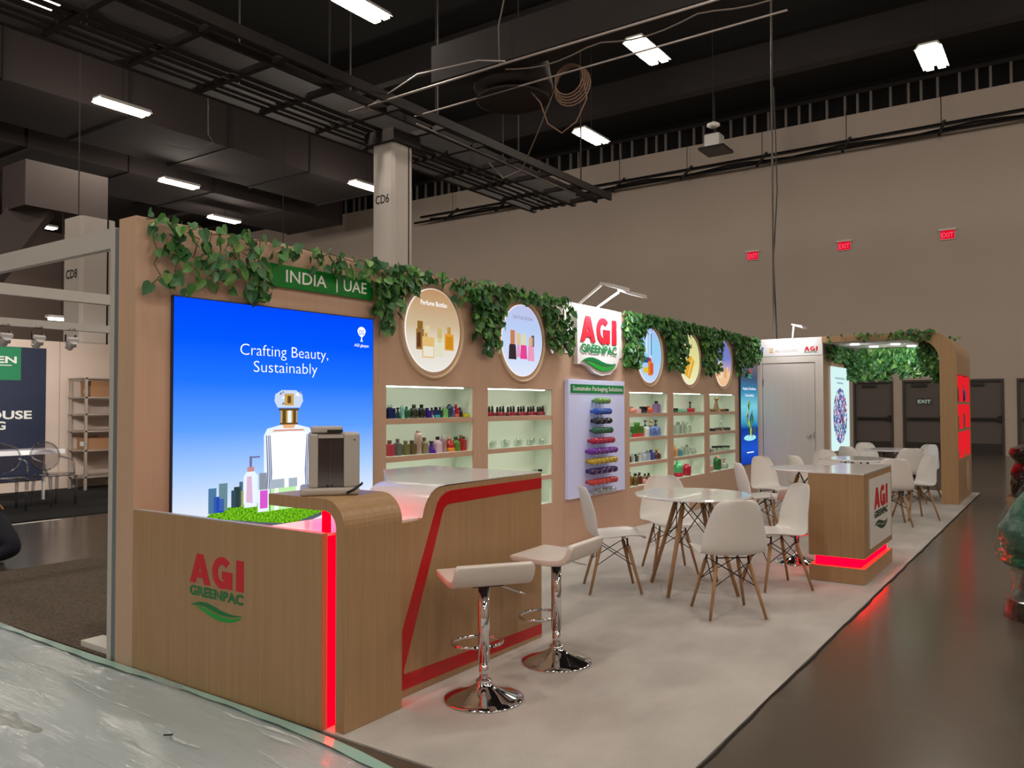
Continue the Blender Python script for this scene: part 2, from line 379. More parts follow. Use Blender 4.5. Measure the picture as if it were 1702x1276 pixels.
pipe('conduit', 'bright bowed cable running beside the long conduit near the column', 'cable', [(10.6, 10.7, 7.0), (10.48, 9.3, 7.28), (10.40, 7.9, 7.15), (10.45, 7.4, 7.03)], 0.014, COND)
pipe('conduit', 'thin pale conduit under the roof beam beside the round vent', 'conduit', [(11.42, 10.2, 7.0), (11.34, 6.8, 7.0), (11.40, 3.2, 7.05)], 0.016, COND)
pipe('conduit', 'thin pale pipe along the catwalk towards the tall wall', 'conduit', [(11.7, 10.4, 6.98), (16.5, 10.5, 6.98), (18.0, 10.5, 6.98)], 0.014, COND)
pts = [(10.46, y2, 6.9-0.12*abs(math.sin((y2-7.4)*1.9))) for y2 in [7.4-i*0.25 for i in range(24)]]
pipe('drooping_cable', 'thin black cable drooping in loops under the long conduit', 'cable', pts, 0.012, CABG)
pipe('drooping_cable', 'dark wire hanging from the roof down to the long conduit', 'cable', [(10.5, 7.4, Z_C), (10.5, 7.42, 8.2), (10.55, 7.6, 7.7), (10.5, 7.55, 7.0)], 0.012, CABG)
pipe('drooping_cable', 'thin wire dangling from the catwalk at the upper left', 'cable', [(8.6, 12.6, 7.0), (8.6, 12.6, 6.35), (8.68, 12.55, 6.2), (8.4, 12.8, 6.05), (8.0, 12.95, 6.08)], 0.010, CABG)
t = thing('cable_coil', 'coil of tan cable hanging from the roof beam beside the round vent', 'cable coil', (11.78, 6.87, 7.3))
for i in range(5):
    r = 0.27+0.02*i; cz = 6.98-0.02*i
    MB().tube([(11.55+0.03*i, 6.87+r*math.cos(a*PI/10), cz+r*0.95*math.sin(a*PI/10)) for a in range(21)], 0.014, 6).build('loop', mat('tan_cable', (150, 118, 100), 0.6), t, smooth=True)
MB().tube([(11.6, 6.62, 6.95), (11.6, 6.55, 6.6), (11.6, 6.75, 6.25), (11.62, 7.05, 6.12), (11.65, 7.35, 6.35), (11.65, 7.5, 6.75), (11.65, 7.75, 7.05)], 0.013, 6).build('tail', mat('tan_cable'), t, smooth=True)
MB().tube([(11.6, 7.1, 7.05), (11.8, 7.6, 6.4), (12.4, 8.4, 5.9), (13.2, 9.4, 6.1), (13.8, 10.2, 6.7)], 0.013, 6).build('tail', CABG, t, smooth=True)
t = thing('round_vent', 'large round dark ceiling vent with concentric rings', 'vent', (11.84, 8.2, 7.0))
for i, (r0, r1) in enumerate(((0.66, 0.52), (0.46, 0.34), (0.29, 0.18), (0.12, 0.04))):
    MB().lathe([(r0, 0.02+0.03*i), (r0+0.02, 0.0+0.03*i), (r1, 0.06+0.05*i), (r1-0.01, 0.09+0.05*i), (r0, 0.05+0.03*i)], 40, (11.84, 8.2, 6.98)).build('vent_ring', DUCT, t, smooth=True)
MB().lathe([(0.7, 0.2), (0.72, 0.25), (0.6, 0.9), (0.05, 0.9)], 32, (11.84, 8.2, 6.98)).build('vent_collar', DUCT, t, smooth=True)
# vertical cable down to the booth, pendant sensors
t = thing('drop_cable', 'dark cable and pole dropping from the roof to the top of the storage room', 'cable', (13.9, 4.19, 2.6))
MB().tube([(13.9, 4.19, 2.62), (13.9, 4.185, 6.5), (13.9, 4.17, Z_C)], 0.018, 6).build('pole', mat('pole_grey', (96, 88, 84), 0.5), t)
MB().tube([(13.93, 4.15, 2.62), (13.92, 4.19, 4.0), (13.94, 4.12, 5.2), (13.91, 4.15, 7.0)], 0.010, 6).build('cable', CABLE, t)
def pendant(label, x, y2, z):
    t = thing('pendant_sensor', label, 'sensor', (x, y2, z))
    MB().tube([(x, y2, z+0.1), (x, y2, Z_C)], 0.012, 5).build('stem', DARKST, t)
    MB().lathe([(0.02, 0.12), (0.05, 0.1), (0.16, 0.05), (0.17, 0.0), (0.1, -0.04)], 16, (x, y2, z)).build('dome', WHITEM, t, smooth=True)
pendant('small white disc sensor on a rod before the wall studs', 19.9, 7.5, 8.7)
pendant('tiny white bell sensor hanging over the neighbouring booth frame', 8.6, 17.1, 4.65)
pendant('small white bell sensor hanging behind the ivy at upper left', 15.0, 18.4, 6.0)
t = thing('projector', 'white boxy projector on a dark bracket high on the tall wall', 'projector', (24.0, 9.1, 9.3))
box('body', WHITEM, t, 23.7, 24.2, 8.75, 9.25, 9.42, 9.88, 0.06)
box('bracket', BLACKM, t, 23.5, 24.4, 8.55, 9.35, 9.34, 9.42)
MB().tube([(24, 9.0, 9.88), (24, 9.0, Z_C-0.02)], 0.03, 6).build('stem', DARKST, t)

def fixture(label, x, y2, z=9.0, lit=1.0, ztop=None):
    t = thing('ceiling_light', label, 'ceiling light', (x, y2, z), 0, 'twin-tube hall lights')
    MB().prism([(y2-0.26, z+0.03), (y2-0.18, z+0.14), (y2+0.18, z+0.14), (y2+0.26, z+0.03), (y2+0.22, z+0.04), (y2+0.16, z+0.10), (y2-0.16, z+0.10), (y2-0.22, z+0.04)], 'x', x-0.66, x+0.66).build('reflector', WHITEM, t)
    for s in (-1, 1):
        box('tube', TUBE, t, x-0.63, x+0.63, y2+s*0.12-0.075, y2+s*0.12+0.075, z+0.0, z+0.05)
    MB().tube([(x, y2, z+0.14), (x, y2, ztop or Z_C-0.01)], 0.012, 4).build('hanger', DARKST, t)
    for s in (-1, 1): area('lamp', (x, y2+s*0.12, z-0.005), (x, y2+s*0.12, 0), 1.24, 0.13, LIGHT_W*lit/2, HALL_COL, t)
    pl = bpy.data.lights.new('tube_glow', 'POINT'); pl.energy = SIDE_W*lit; pl.color = HALL_COL; pl.shadow_soft_size = 0.2
    po = bpy.data.objects.new('tube_glow', pl); COL.objects.link(po); po.parent = t; po.location = (0, 0, -0.26)
VIS = [('left of the catwalk above the wide duct', 10.92, 19.6), ('small, just over the leftmost ivy, second row', 15.84, 24.8),
 ('over the ivy left of the green sign', 19.96, 28.1), ('at the top edge left of centre', 10.67, 10.94), ('right of the cable coil near top', 15.6, 7.32),
 ('below the cable coil before the studs', 19.72, 10.99), ('at the upper right above the exit signs', 19.46, 2.38), ('peeking out left of column CD6', 19.75, 19.85),
 ('tiny, far left below the white beam', 19.85, 45.9), ('small, beside the slanted brace', 16.2, 35.4), ('tiny, between the white post and pale column', 22.5, 41.5),
 ('cut off by the top left corner', 6.75, 15.6)]
for w, x, y2 in VIS: fixture('twin-tube ceiling light '+w, x, y2, ztop=9.54 if (21.6 < y2 < 24.9 or 26.7 < y2 < 30.3) else None)
n = 0
for x in (-8.0, -3.0, 1.8, 6.3):
    for y2 in (-11.0, -5.0, 2.4, 9.0):
        if x > 6 and y2 > 8: continue
        n += 1
        fixture('twin-tube ceiling light outside the picture, hanging above the aisle', x, y2)
for x, y2 in ((10.9, -4), (15.2, -5), (19.5, -5), (24.0, -8), (3.0, 20), (0, 30)):
    fixture('twin-tube ceiling light outside the picture, hanging above the aisle', x, y2)
# one low lamp behind the neighbouring booth
t = thing('ceiling_light', 'small low ceiling light beside the spotlights of the neighbouring booth', 'ceiling light', (9.9, 20.5, 3.6))
box('tube', TUBE, t, 9.6, 10.2, 20.4, 20.5, 3.6, 3.66); box('reflector', WHITEM, t, 9.55, 10.25, 20.35, 20.55, 3.66, 3.72)
MB().tube([(9.9, 20.45, 3.7), (9.9, 20.45, 7.0)], 0.015, 4).build('hanger', DARKST, t)
#PART2
# ------------------------------------------------------------------ ground coverings
YW = 4.42
XB0, XB1 = 2.55, 15.55
t = thing('booth_carpet', 'pale grey booth carpet under the tables and counter', 'carpet', (9, 2.9, 0))
MB().prism([(2.56, 1.295), (15.6, 1.295), (15.6, YW-0.003), (2.56, YW-0.003)], 'z', 0.0005, 0.010).build('pile', CARPET, t)
pts = [(2.4+i*0.16, 1.288+0.004*math.sin(i*1.9)+0.005*math.sin(i*0.7), 0.005) for i in range(83)]
MB().tube(pts, 0.0055, 5).build('frayed_edge', mat('dark_edge', (40, 34, 30), 0.9), t)
tag(box('brown_carpet', BROWNC, None, 2.57, 7.0, 4.70, 7.95, 0.0005, 0.009), 'brown speckled carpet on the floor left of the white frame post', 'carpet')
tag(box('black_carpet', BLACKC, None, 2.6, 14, 11.15, 14.99, 0.0005, 0.010), 'black carpet under the transparent chairs of the far booth', 'carpet')
tag(box('floor_tape', WHITEM, None, 4.75, 5.35, 10.98, 11.05, 0.001, 0.004), 'short strip of white tape on the floor by the black carpet', 'tape')
# plastic film over the aisle carpet in the foreground
AISLE = mat('aisle_underlay', (210, 216, 220), 0.9, noise=((0.9, 0.5, 1), 0.5, (226, 230, 226)))
t = thing('plastic_sheet', 'wrinkled see-through plastic film covering the pale aisle floor in the foreground', 'plastic sheet', (1.0, 3.5, 0))
edge = [(2.545, 10.9), (2.55, 6.4), (2.545, 5.2), (2.545, 4.3), (2.54, 3.4), (2.53, 2.85), (2.50, 2.55), (2.44, 2.2), (2.36, 1.7), (2.30, 0.5), (2.3, -8)]
MB().prism([(-9, -8), (-9, 10.9)]+edge, 'z', 0.0006, 0.004).build('underlay', AISLE, t)
def film_z(x, y):
    e = max(0.0, 1.0-(2.55-x)/0.35)
    r = abs(math.sin(x*7.1+1.3*math.sin(y*0.9)+0.35*math.sin(y*2.3)))**18
    r2 = abs(math.sin(x*4.3-1.1*math.sin(y*0.55+1.0)+2.0))**24
    return 0.010+0.012*r+0.016*r2+0.004*math.sin(x*23+y*3)*math.sin(y*5)*0.5+0.006*e*math.sin(y*30+4*math.sin(y*3))**2
rows = []
ys = [10.9-0.055*i for i in range(290)]
def ex(yv):
    for (xa, ya), (xb, yb) in zip(edge, edge[1:]):
        if yb <= yv <= ya: return xa+(xb-xa)*(ya-yv)/(ya-yb)
    return edge[-1][0]
NX = 90; b = MB(); vs = []
for yv in ys:
    xe = ex(yv)
    for i in range(NX+1):
        xx = xe-0.001-(i/NX)**1.25*4.6
        vs.append((xx, yv, film_z(xx, yv) if i > 0 else 0.011))
b.add(vs, [(j*(NX+1)+i, j*(NX+1)+i+1, (j+1)*(NX+1)+i+1, (j+1)*(NX+1)+i) for j in range(len(ys)-1) for i in range(NX)])
FILM = thin_glass('plastic_film', (238, 244, 246), 0.11, 0.10, 0.55, body=0.22, body_rgb=(222, 234, 240), bump=((34, 1.5, 4), 1.0))
b.build('film', FILM, t, smooth=True)
CREASES = [((2.245,4.617),(2.185,3.631)), ((2.034,4.561),(2.017,4.073)), ((2.490,5.513),(2.440,4.697)), ((2.435,4.636),(2.440,4.458)), ((1.997,3.691),(1.969,3.0)), ((2.44,3.538),(2.42,2.679)), ((2.14,3.521),(2.112,3.129)), ((2.273,5.357),(2.270,4.722)), ((2.39,3.118),(2.36,2.70)), ((2.22,2.9),(2.18,2.3))]
CREASE = mat('crease_highlight', (216, 222, 222), 0.12, coat=0.8)  # streak highlights on the film, painted as pale ridges along the creases
for (xa, ya), (xb, yb) in CREASES:
    n_ = 14; vs = []; fs = []; rr = random.Random(int(xa*1000))
    for i in range(n_+1):
        u = i/n_; x = xa+(xb-xa)*u+0.010*math.sin(u*7+xa*9)+rr.uniform(-.003, .003); yv = ya+(yb-ya)*u; w_ = (0.001+0.005*math.sin(PI*u))*rr.uniform(0.2, 1.3); z0 = film_z(x, yv)+0.002
        vs += [(x-w_*1.3, yv, z0-0.004), (x, yv, z0+w_*0.9), (x+w_, yv, z0-0.004)]
    for i in range(n_): fs += [(3*i, 3*i+1, 3*i+4, 3*i+3), (3*i+1, 3*i+2, 3*i+5, 3*i+4)]
    MB().add(vs, fs).build('crease', CREASE, t, smooth=False)
b = MB(); vs = []; fs = []
for j, yv in enumerate(ys[60:]):
    xe = ex(yv); vs += [(xe-0.065-0.01*math.sin(yv*3), yv, 0.022+0.003*math.sin(yv*17)), (xe-0.002, yv, 0.015)]
b.add(vs, [(2*j, 2*j+1, 2*j+3, 2*j+2) for j in range(len(ys[60:])-1)])
b.build('folded_hem', mat('teal_film_hem', (158, 204, 196), 0.22, coat=0.4), t, smooth=True)
MB().tube([(2.085, 3.352, 0.032), (2.10, 3.340, 0.030), (2.112, 3.322, 0.032)], 0.004, 6).build('x', CABLE)
o = bpy.data.objects['x']; o.name = 'loose_screw'; tag(o, 'tiny black screw lying on the plastic film', 'screw')
b = MB(); sp = [(1.840,4.372),(1.868,4.246),(1.835,4.118),(1.846,4.010),(1.852,3.938),(1.818,3.905),(1.800,3.922),(1.796,3.985),(1.776,4.045),(1.762,4.140),(1.745,4.188)]
b.prism(sp, 'z', 0.0041, 0.006); o = b.build('stain', mat('grey_green_smudge', (118, 122, 100), 0.9, noise=((14, 14, 14), 0.4, (170, 174, 160))), None)
tag(o, 'grey green smudge showing through the plastic film at lower left', 'stain')

# ------------------------------------------------------------------ booth display wall with niches
NX0 = [4.618, 5.957, 8.846, 10.158, 11.474]; NWID = 1.12
SH = [1.392, 1.091, 0.783]; ZT, ZB = 1.660, 0.492
CEN = [a+NWID/2 for a in NX0]
dw = thing('display_wall', 'long oak display wall with lit niches and round pictures', 'display wall', (8.1, YW+0.12, 0))
X1 = 13.645
xs = [XB0]+[v for a in NX0 for v in (a, a+NWID)]+[X1]
for i in range(0, len(xs), 2):
    a, b2 = xs[i], xs[i+1]
    box('wall_panel', WOOD, dw, a, b2, YW, YW+(0.18 if a < 2.6 else 0.25), ZB, ZT)
cuts = [XB0, 4.53, 5.85, 7.30, 8.74, 10.05, 11.37, 12.66, X1]
for a, b2 in zip(cuts, cuts[1:]):
    dd = 0.18 if a < 2.6 else 0.25
    box('wall_panel', WOOD, dw, a+0.001, b2-0.001, YW, YW+dd, ZT, 2.60)
    box('wall_panel', WOOD, dw, a+0.001, b2-0.001, YW, YW+dd, 0.01, ZB)
for i, a in enumerate(NX0):
    b2 = a+NWID
    nb = box('niche_back', NICHE, dw, a, b2, YW+0.215, YW+0.245, ZB, ZT)
    for nm, args in (('niche_side', (a, a+0.006, YW+0.012, YW+0.215, ZB, ZT)), ('niche_side', (b2-0.006, b2, YW+0.012, YW+0.215, ZB, ZT)),
                     ('niche_floor', (a+0.006, b2-0.006, YW+0.002, YW+0.215, ZB, ZB+0.006)), ('niche_top', (a+0.006, b2-0.006, YW+0.012, YW+0.215, ZT-0.006, ZT))):
        box(nm, NICHE, nb, *args)
    for z in SH:
        s_ = box('shelf', NICHE, nb, a+0.006, b2-0.006, YW+0.014, YW+0.215, z-0.034, z)
        box('shelf_edge', WOOD, s_, a+0.006, b2-0.006, YW+0.003, YW+0.014, z-0.044, z)
    for z in [ZT-0.006]+[v-0.034 for v in SH]:
        box('light_strip', LED, nb, a+0.02, b2-0.12, YW+0.018, YW+0.030, z-0.009, z-0.001)

# end frame post of the neighbouring booth
nf = thing('exhibition_truss', 'pale aluminium frame of posts and beams beside the display wall', 'frame', (2.55, 4.75, 0))
box('post', ALU, nf, 2.552, 2.60, 4.650, 4.694, 0.010, 2.56); box('post_groove', ALUG, nf, 2.556, 2.60, 4.603, 4.650, 0.010, 2.55)
box('beam', ALU, nf, 2.552, 2.60, 4.694, 7.82, 2.44, 2.56)
box('beam', ALU, nf, -0.5, 7.5, 7.82, 7.90, 2.50, 2.60)
box('post', ALU, nf, 7.42, 7.50, 7.82, 7.90, 0.0, 2.50)
box('foot_plate', WHITEM, nf, 2.60, 2.74, 4.74, 5.08, 0.010, 0.045)
sf = thing('exhibition_truss', 'pale spotlight beam in front of the far booth with the navy banner', 'frame', (6, 11.2, 0))
box('beam', ALU, sf, 1.5, 8.6, 11.16, 11.26, 2.53, 2.63); box('post', ALU, sf, 8.5, 8.6, 11.16, 11.26, 0.01, 2.53)
box('post', ALU, sf, 1.5, 1.6, 11.16, 11.26, 0.01, 2.53)
for i, x in enumerate((4.72, 5.12, 5.55)):
    who = ('leftmost, cut by the picture edge', 'middle of the three', 'rightmost, nearest the white post')[i]
    t = thing('spotlight', 'chrome spotlight on the far booth beam, '+who, 'spotlight', (x, 11.2, 2.53), 0, 'spotlights of the far booth')
    box('yoke_arm', CHROME, t, x-0.07, x-0.06, 11.19, 11.23, 2.30, 2.47); box('yoke_arm', CHROME, t, x+0.06, x+0.07, 11.19, 11.23, 2.30, 2.47)
    box('yoke_top', CHROME, t, x-0.07, x+0.07, 11.19, 11.23, 2.47, 2.53)
    MB().tube([(x, 11.14, 2.38), (x, 11.26, 2.30)], 0.055, 16).build('lamp_head', WHITE, t, smooth=False)
    MB().lathe([(0.050, 0), (0.064, 0.0), (0.064, 0.02), (0.050, 0.02)], 20, (0, 0, 0)).build('rim', CHROME, t, world=False)
    rim = t.children[-1]; rim.location = (0, -0.07, -0.15); rim.rotation_euler = (PI/2+0.5, 0, 0)
    rim.data.materials[0] = WHITE
    sp = bpy.data.lights.new('lamp', 'SPOT'); sp.energy = 140; sp.spot_size = 1.5; sp.spot_blend = 0.7; sp.color = (1, 0.92, 0.84); sp.shadow_soft_size = 0.05
    so = bpy.data.objects.new('lamp', sp); COL.objects.link(so); so.parent = t; so.location = (0, 0.1, -0.26); so.rotation_euler = Vector((0.3, 3.6, -0.9)).to_track_quat('-Z', 'Y').to_euler()

# ------------------------------------------------------------------ logos
def arc(cx, cy, rx, ry, a0, a1, n): return [(cx+rx*math.cos(math.radians(a0+(a1-a0)*i/n)), cy+ry*math.sin(math.radians(a0+(a1-a0)*i/n))) for i in range(n+1)]
def agi_logo(fr, parent, u0, v0, Wd, k=1.0, depth=0.004, second='GREENPAC', leaf=True, red=None, green=None, base=0.0):
    """letters A G I over a word and a two-tone leaf; u0,v0 lower left, Wd total width, k stretches heights"""
    red = red or LOGOR; green = green or LOGOG
    def P(pts): return [(u0+a*Wd, v0+b*Wd*k) for a, b in pts]
    y0 = 0.385 if leaf else 0.16; h = 0.34
    def sh(pts): return P([(a, b+y0) for a, b in pts])
    A = MB_letter = [[(0.0,0),(0.105,0),(0.255,h),(0.135,h)], [(0.395,0),(0.28,0),(0.135,h),(0.255,h)], [(0.09,0.065),(0.31,0.065),(0.28,0.135),(0.12,0.135)]]
    def multi(name, polys, m, d0=0.0, d1=depth):
        b = MB()
        for j, pts in enumerate(polys):
            e = j*0.0006
            n = len(pts); b.add([fr.p(u,v,base+d0+e*0.3) for u,v in pts]+[fr.p(u,v,base+d1+e) for u,v in pts],
                [tuple(range(n-1,-1,-1)), tuple(range(n,2*n))]+[(i,(i+1)%n,(i+1)%n+n,i+n) for i in range(n)])
        return b.build(name, m, parent)
    multi('letter_a', [sh(p) for p in A], red)
    g = arc(0.615, 0.17, 0.185, 0.18, 42, 350, 22)+arc(0.615, 0.17, 0.085, 0.095, 350, 42, 18)
    multi('letter_g', [sh(g), sh([(0.615,0.10),(0.80,0.10),(0.80,0.19),(0.615,0.19)]), sh([(0.71,0.0),(0.80,0.0),(0.80,0.12),(0.71,0.12)])], red)
    multi('letter_i', [sh([(0.87,0),(1.0,0),(1.0,h),(0.87,h)])], red)
    hgt = 0.105*Wd*k
    fr.text(second, green, parent, u0, v0+(0.245 if leaf else 0.02)*Wd*k, hgt, Wd*1.0, 0.036, d=base+depth)
    if leaf:
        up = [(0.02,0.115),(0.09,0.150),(0.20,0.176),(0.33,0.180),(0.46,0.160),(0.58,0.132),(0.70,0.114),(0.84,0.108),(0.99,0.122)]
        vein = [(0.10,0.124),(0.30,0.124),(0.45,0.096),(0.60,0.070),(0.80,0.072),(0.96,0.106)]
        low = [(0.90,0.056),(0.82,0.030),(0.70,0.010),(0.57,0.006),(0.45,0.024),(0.33,0.058),(0.18,0.098)]
        multi('leaf_upper', [P(up+[(a, b+0.007) for a, b in vein[::-1]])], green)
        multi('leaf_lower', [P([(a, b-0.007) for a, b in vein]+low)], LOGOG2 if green is LOGOG else green)

# ------------------------------------------------------------------ sign, screen, round pictures, boards on the wall
FW = Frame((0, YW, 0), (1,0,0), (0,0,1))          # wall plane; normal = -y
FW.n = Vector((0,-1,0))
t = thing('hanging_sign', 'green sign reading INDIA | UAE above the big screen', 'sign', (3.96, YW, 2.30))
box('sign_board', SIGNG, t, 3.477, 4.445, YW-0.025, YW-0.001, 2.304, 2.458)
f2 = Frame((0, YW-0.025, 0), (1,0,0), (0,0,1)); f2.n = Vector((0,-1,0))
f2.text('INDIA', SIGNW, t, 3.61, 2.345, 0.083, 0.365, 0.010, d=0.001); f2.poly([(4.068,2.325),(4.080,2.325),(4.080,2.43),(4.068,2.43)], SIGNW, t, 'divider', 0, 0.002)
f2.text('UAE', SIGNW, t, 4.14, 2.345, 0.083, 0.235, 0.010, d=0.001)

sc = thing('lightbox_screen', 'large square backlit picture of perfume bottle on blue sky', 'lightbox', (3.6, YW, 0.49))
box('frame', mat('thin_dark_frame', (40, 44, 60), 0.4), sc, 2.772, 4.452, YW-0.022, YW-0.001, 0.49, 2.162)
BLUE = grad_emis('blue_sky_print', 2, 0.0, 1.66, [(0.0, (226, 232, 238)), (0.22, (214, 224, 240)), (0.36, (160, 196, 246)), (0.52, (88, 152, 252)), (0.70, (30, 112, 252)), (0.86, (2, 84, 255)), (1.0, (0, 70, 250))], 1.12)
box('picture', BLUE, sc, 2.780, 4.445, YW-0.026, YW-0.022, 0.495, 2.155)
f3 = Frame((0, YW-0.026, 0), (1,0,0), (0,0,1)); f3.n = Vector((0,-1,0))
PW = emis('print_white', (255, 255, 255), 1.15); PI2 = emis('print_ice', (226, 238, 250), 1.1); PG = emis('print_gold', (214, 170, 90), 0.9)
PGd = emis('print_dark_gold', (110, 84, 40), 0.8); PGr = emis('print_grey', (150, 162, 186), 0.9); PLine = emis('print_violet_grey', (120, 120, 160), 0.9)
f3.text('Crafting Beauty,', PW, sc, 3.618, 1.828, 0.075, 0.745, -0.012, 'CENTER', 0.001)
f3.text('Sustainably', PW, sc, 3.620, 1.720, 0.075, 0.54, -0.012, 'CENTER', 0.001)
f3.poly(arc(4.323, 2.055, 0.042, 0.036, 0, 180, 10)+[(4.295,2.028),(4.318,2.012),(4.328,2.012),(4.351,2.028)], PW, sc, 'tree_emblem', 0, 0.001)
f3.poly([(4.319,2.012),(4.327,2.012),(4.330,1.985),(4.342,1.980),(4.304,1.980),(4.316,1.985)], PW, sc, 'tree_emblem', 0, 0.001)
f3.text('DG', emis('print_blue', (20, 90, 250), 1.0), sc, 4.323, 2.032, 0.034, 0.05, 0.01, 'CENTER', 0.002)
f3.text('AGI glaspac', PW, sc, 4.323, 1.940, 0.022, 0.15, 0.008, 'CENTER', 0.001)
# printed perfume bottle
def rp(x0, x1, z0, z1, m, name='print', d=0.001): return f3.poly([(x0,z0),(x1,z0),(x1,z1),(x0,z1)], m, sc, name, 0, d)
f3.poly([(3.45,0.80),(3.83,0.80),(3.842,0.84),(3.846,1.30),(3.82,1.345),(3.70,1.37),(3.58,1.37),(3.46,1.345),(3.434,1.30),(3.438,0.84)], PI2, sc, 'printed_bottle', 0, 0.001)
f3.poly([(3.50,0.86),(3.79,0.86),(3.775,1.05),(3.795,1.31),(3.64,1.325),(3.485,1.31),(3.505,1.05)], PW, sc, 'printed_bottle_centre', 0, 0.002)
for u in (3.452, 3.468, 3.482):
    f3.poly([(u,0.86),(u+0.006,0.86),(u+0.018,1.05),(u+0.004,1.30),(u-0.002,1.30),(u+0.010,1.05)], PLine, sc, 'printed_facet', 0, 0.003)
    v = 7.28-u
    f3.poly([(v,0.86),(v-0.006,0.86),(v-0.018,1.05),(v-0.004,1.30),(v+0.002,1.30),(v-0.010,1.05)], PLine, sc, 'printed_facet', 0, 0.003)
f3.poly([(3.50,1.325),(3.78,1.325),(3.76,1.337),(3.52,1.337)], emis('print_copper', (226, 160, 140), 1.0), sc, 'printed_rim', 0, 0.003)
rp(3.555, 3.725, 1.465, 1.480, PGd); rp(3.570, 3.712, 1.375, 1.465, PG); rp(3.585, 3.615, 1.375, 1.465, PGd, d=0.002); rp(3.63, 3.66, 1.375, 1.465, PI2, d=0.002); rp(3.675, 3.70, 1.375, 1.465, PGd, d=0.002); rp(3.565, 3.716, 1.370, 1.382, PGd, d=0.003)
f3.poly([(3.60,1.345),(3.68,1.345),(3.70,1.372),(3.58,1.372)], emis('print_peach', (240, 180, 130), 1.0), sc, 'printed_neck', 0, 0.002)
cap = [(3.545,1.485),(3.735,1.485),(3.762,1.53),(3.755,1.575),(3.70,1.604),(3.58,1.604),(3.525,1.575),(3.518,1.53)]
f3.poly(cap, emis('print_crystal', (206, 220, 244), 1.0), sc, 'printed_stopper', 0, 0.001)
rp(3.602, 3.678, 1.500, 1.580, PG, 'printed_stopper_core', 0.003); rp(3.625, 3.655, 1.515, 1.565, PGd, 'printed_stopper_core', 0.004)
for i in range(9):
    a = random.Random(i); u = 3.53+a.random()*0.21; v = 1.495+a.random()*0.09
    f3.poly([(u,v),(u+0.022,v+0.004),(u+0.012,v+0.020)], [PW, PLine, PGr][i % 3], sc, 'printed_facet', 0, 0.002)
# printed grass slab, small bottles
PGRASS = emis('print_grass', (104, 186, 22), 0.95)
_nt = PGRASS.node_tree; _n = _nt.nodes.new('ShaderNodeTexNoise'); _n.inputs['Scale'].default_value = 70; _r = _nt.nodes.new('ShaderNodeValToRGB'); _c = _nt.nodes.new('ShaderNodeTexCoord')
_r.color_ramp.elements[0].position = 0.35; _r.color_ramp.elements[0].color = lin((60, 130, 10)); _r.color_ramp.elements[1].position = 0.65; _r.color_ramp.elements[1].color = lin((140, 214, 40))
_nt.links.new(_c.outputs['Object'], _n.inputs['Vector']); _nt.links.new(_n.outputs['Fac'], _r.inputs[0]); _nt.links.new(_r.outputs[0], _nt.nodes['Emission'].inputs[0]); PSOIL = emis('print_soil', (96, 104, 110), 0.9)
f3.poly([(2.99,0.80),(3.24,0.765),(3.40,0.735),(3.60,0.705),(3.70,0.700),(3.92,0.742),(4.02,0.775),(4.02,0.745),(3.90,0.712),(3.70,0.668),(3.58,0.672),(3.38,0.705),(3.22,0.735),(2.99,0.775)], PSOIL, sc, 'printed_soil', 0, 0.003)
f3.poly([(2.99,0.80),(3.05,0.84),(3.25,0.865),(3.60,0.855),(3.88,0.83),(4.02,0.775),(3.92,0.742),(3.70,0.700),(3.60,0.705),(3.40,0.735),(3.24,0.765)], PGRASS, sc, 'printed_grass', 0, 0.002)
for u0, u1, v0, v1, c in ((3.02,3.075,0.83,0.985,(84,128,170)), (3.055,3.10,0.83,0.93,(40,80,190)), (3.095,3.155,0.84,1.010,(110,148,160)), (3.09,3.13,0.83,0.915,(30,70,190)), (3.185,3.215,0.85,0.96,(60,84,100)), (3.205,3.255,0.85,0.98,(50,70,70)), (3.245,3.270,0.86,1.01,(88,110,130)), (3.258,3.275,0.85,0.95,(190,190,90))):
    rp(u0, u1, v0, v1, emis('print_c_%d_%d_%d' % c, c, 0.9), 'printed_small_bottle', 0.003)
PINK = emis('print_pink', (226, 186, 220), 1.0); MAG = emis('print_magenta', (220, 90, 210), 1.0)
f3.poly([(3.28,0.84),(3.38,0.84),(3.385,1.04),(3.36,1.07),(3.30,1.07),(3.278,1.04)], PI2, sc, 'printed_pump_bottle', 0, 0.004)
f3.poly([(3.295,0.875),(3.345,0.865),(3.335,1.04),(3.300,1.04)], PINK, sc, 'printed_pump_bottle', 0, 0.005)
rp(3.305, 3.355, 1.07, 1.10, emis('print_rose', (216, 150, 150), 0.9), 'printed_pump', 0.004); rp(3.322, 3.338, 1.10, 1.17, PLine, 'printed_pump', 0.004); rp(3.325, 3.40, 1.158, 1.168, PLine, 'printed_pump', 0.005)
rp(3.387, 3.475, 0.80, 0.945, PI2, 'printed_polish_bottle', 0.005); rp(3.402, 3.462, 0.822, 0.94, MAG, 'printed_polish_bottle', 0.006); rp(3.400, 3.455, 0.945, 1.055, emis('print_silver', (150, 160, 172), 0.9), 'printed_polish_cap', 0.006)
rp(3.49, 3.70, 0.80, 0.945, emis('print_pale_green', (190, 240, 170), 1.05), 'printed_jar', 0.005); rp(3.485, 3.71, 0.945, 1.005, emis('print_silver2', (176, 190, 204), 0.95), 'printed_jar_lid', 0.006); rp(3.52, 3.55, 0.80, 0.945, PW, 'printed_jar', 0.006); rp(3.60, 3.635, 0.945, 1.005, PW, 'printed_jar_lid', 0.007)

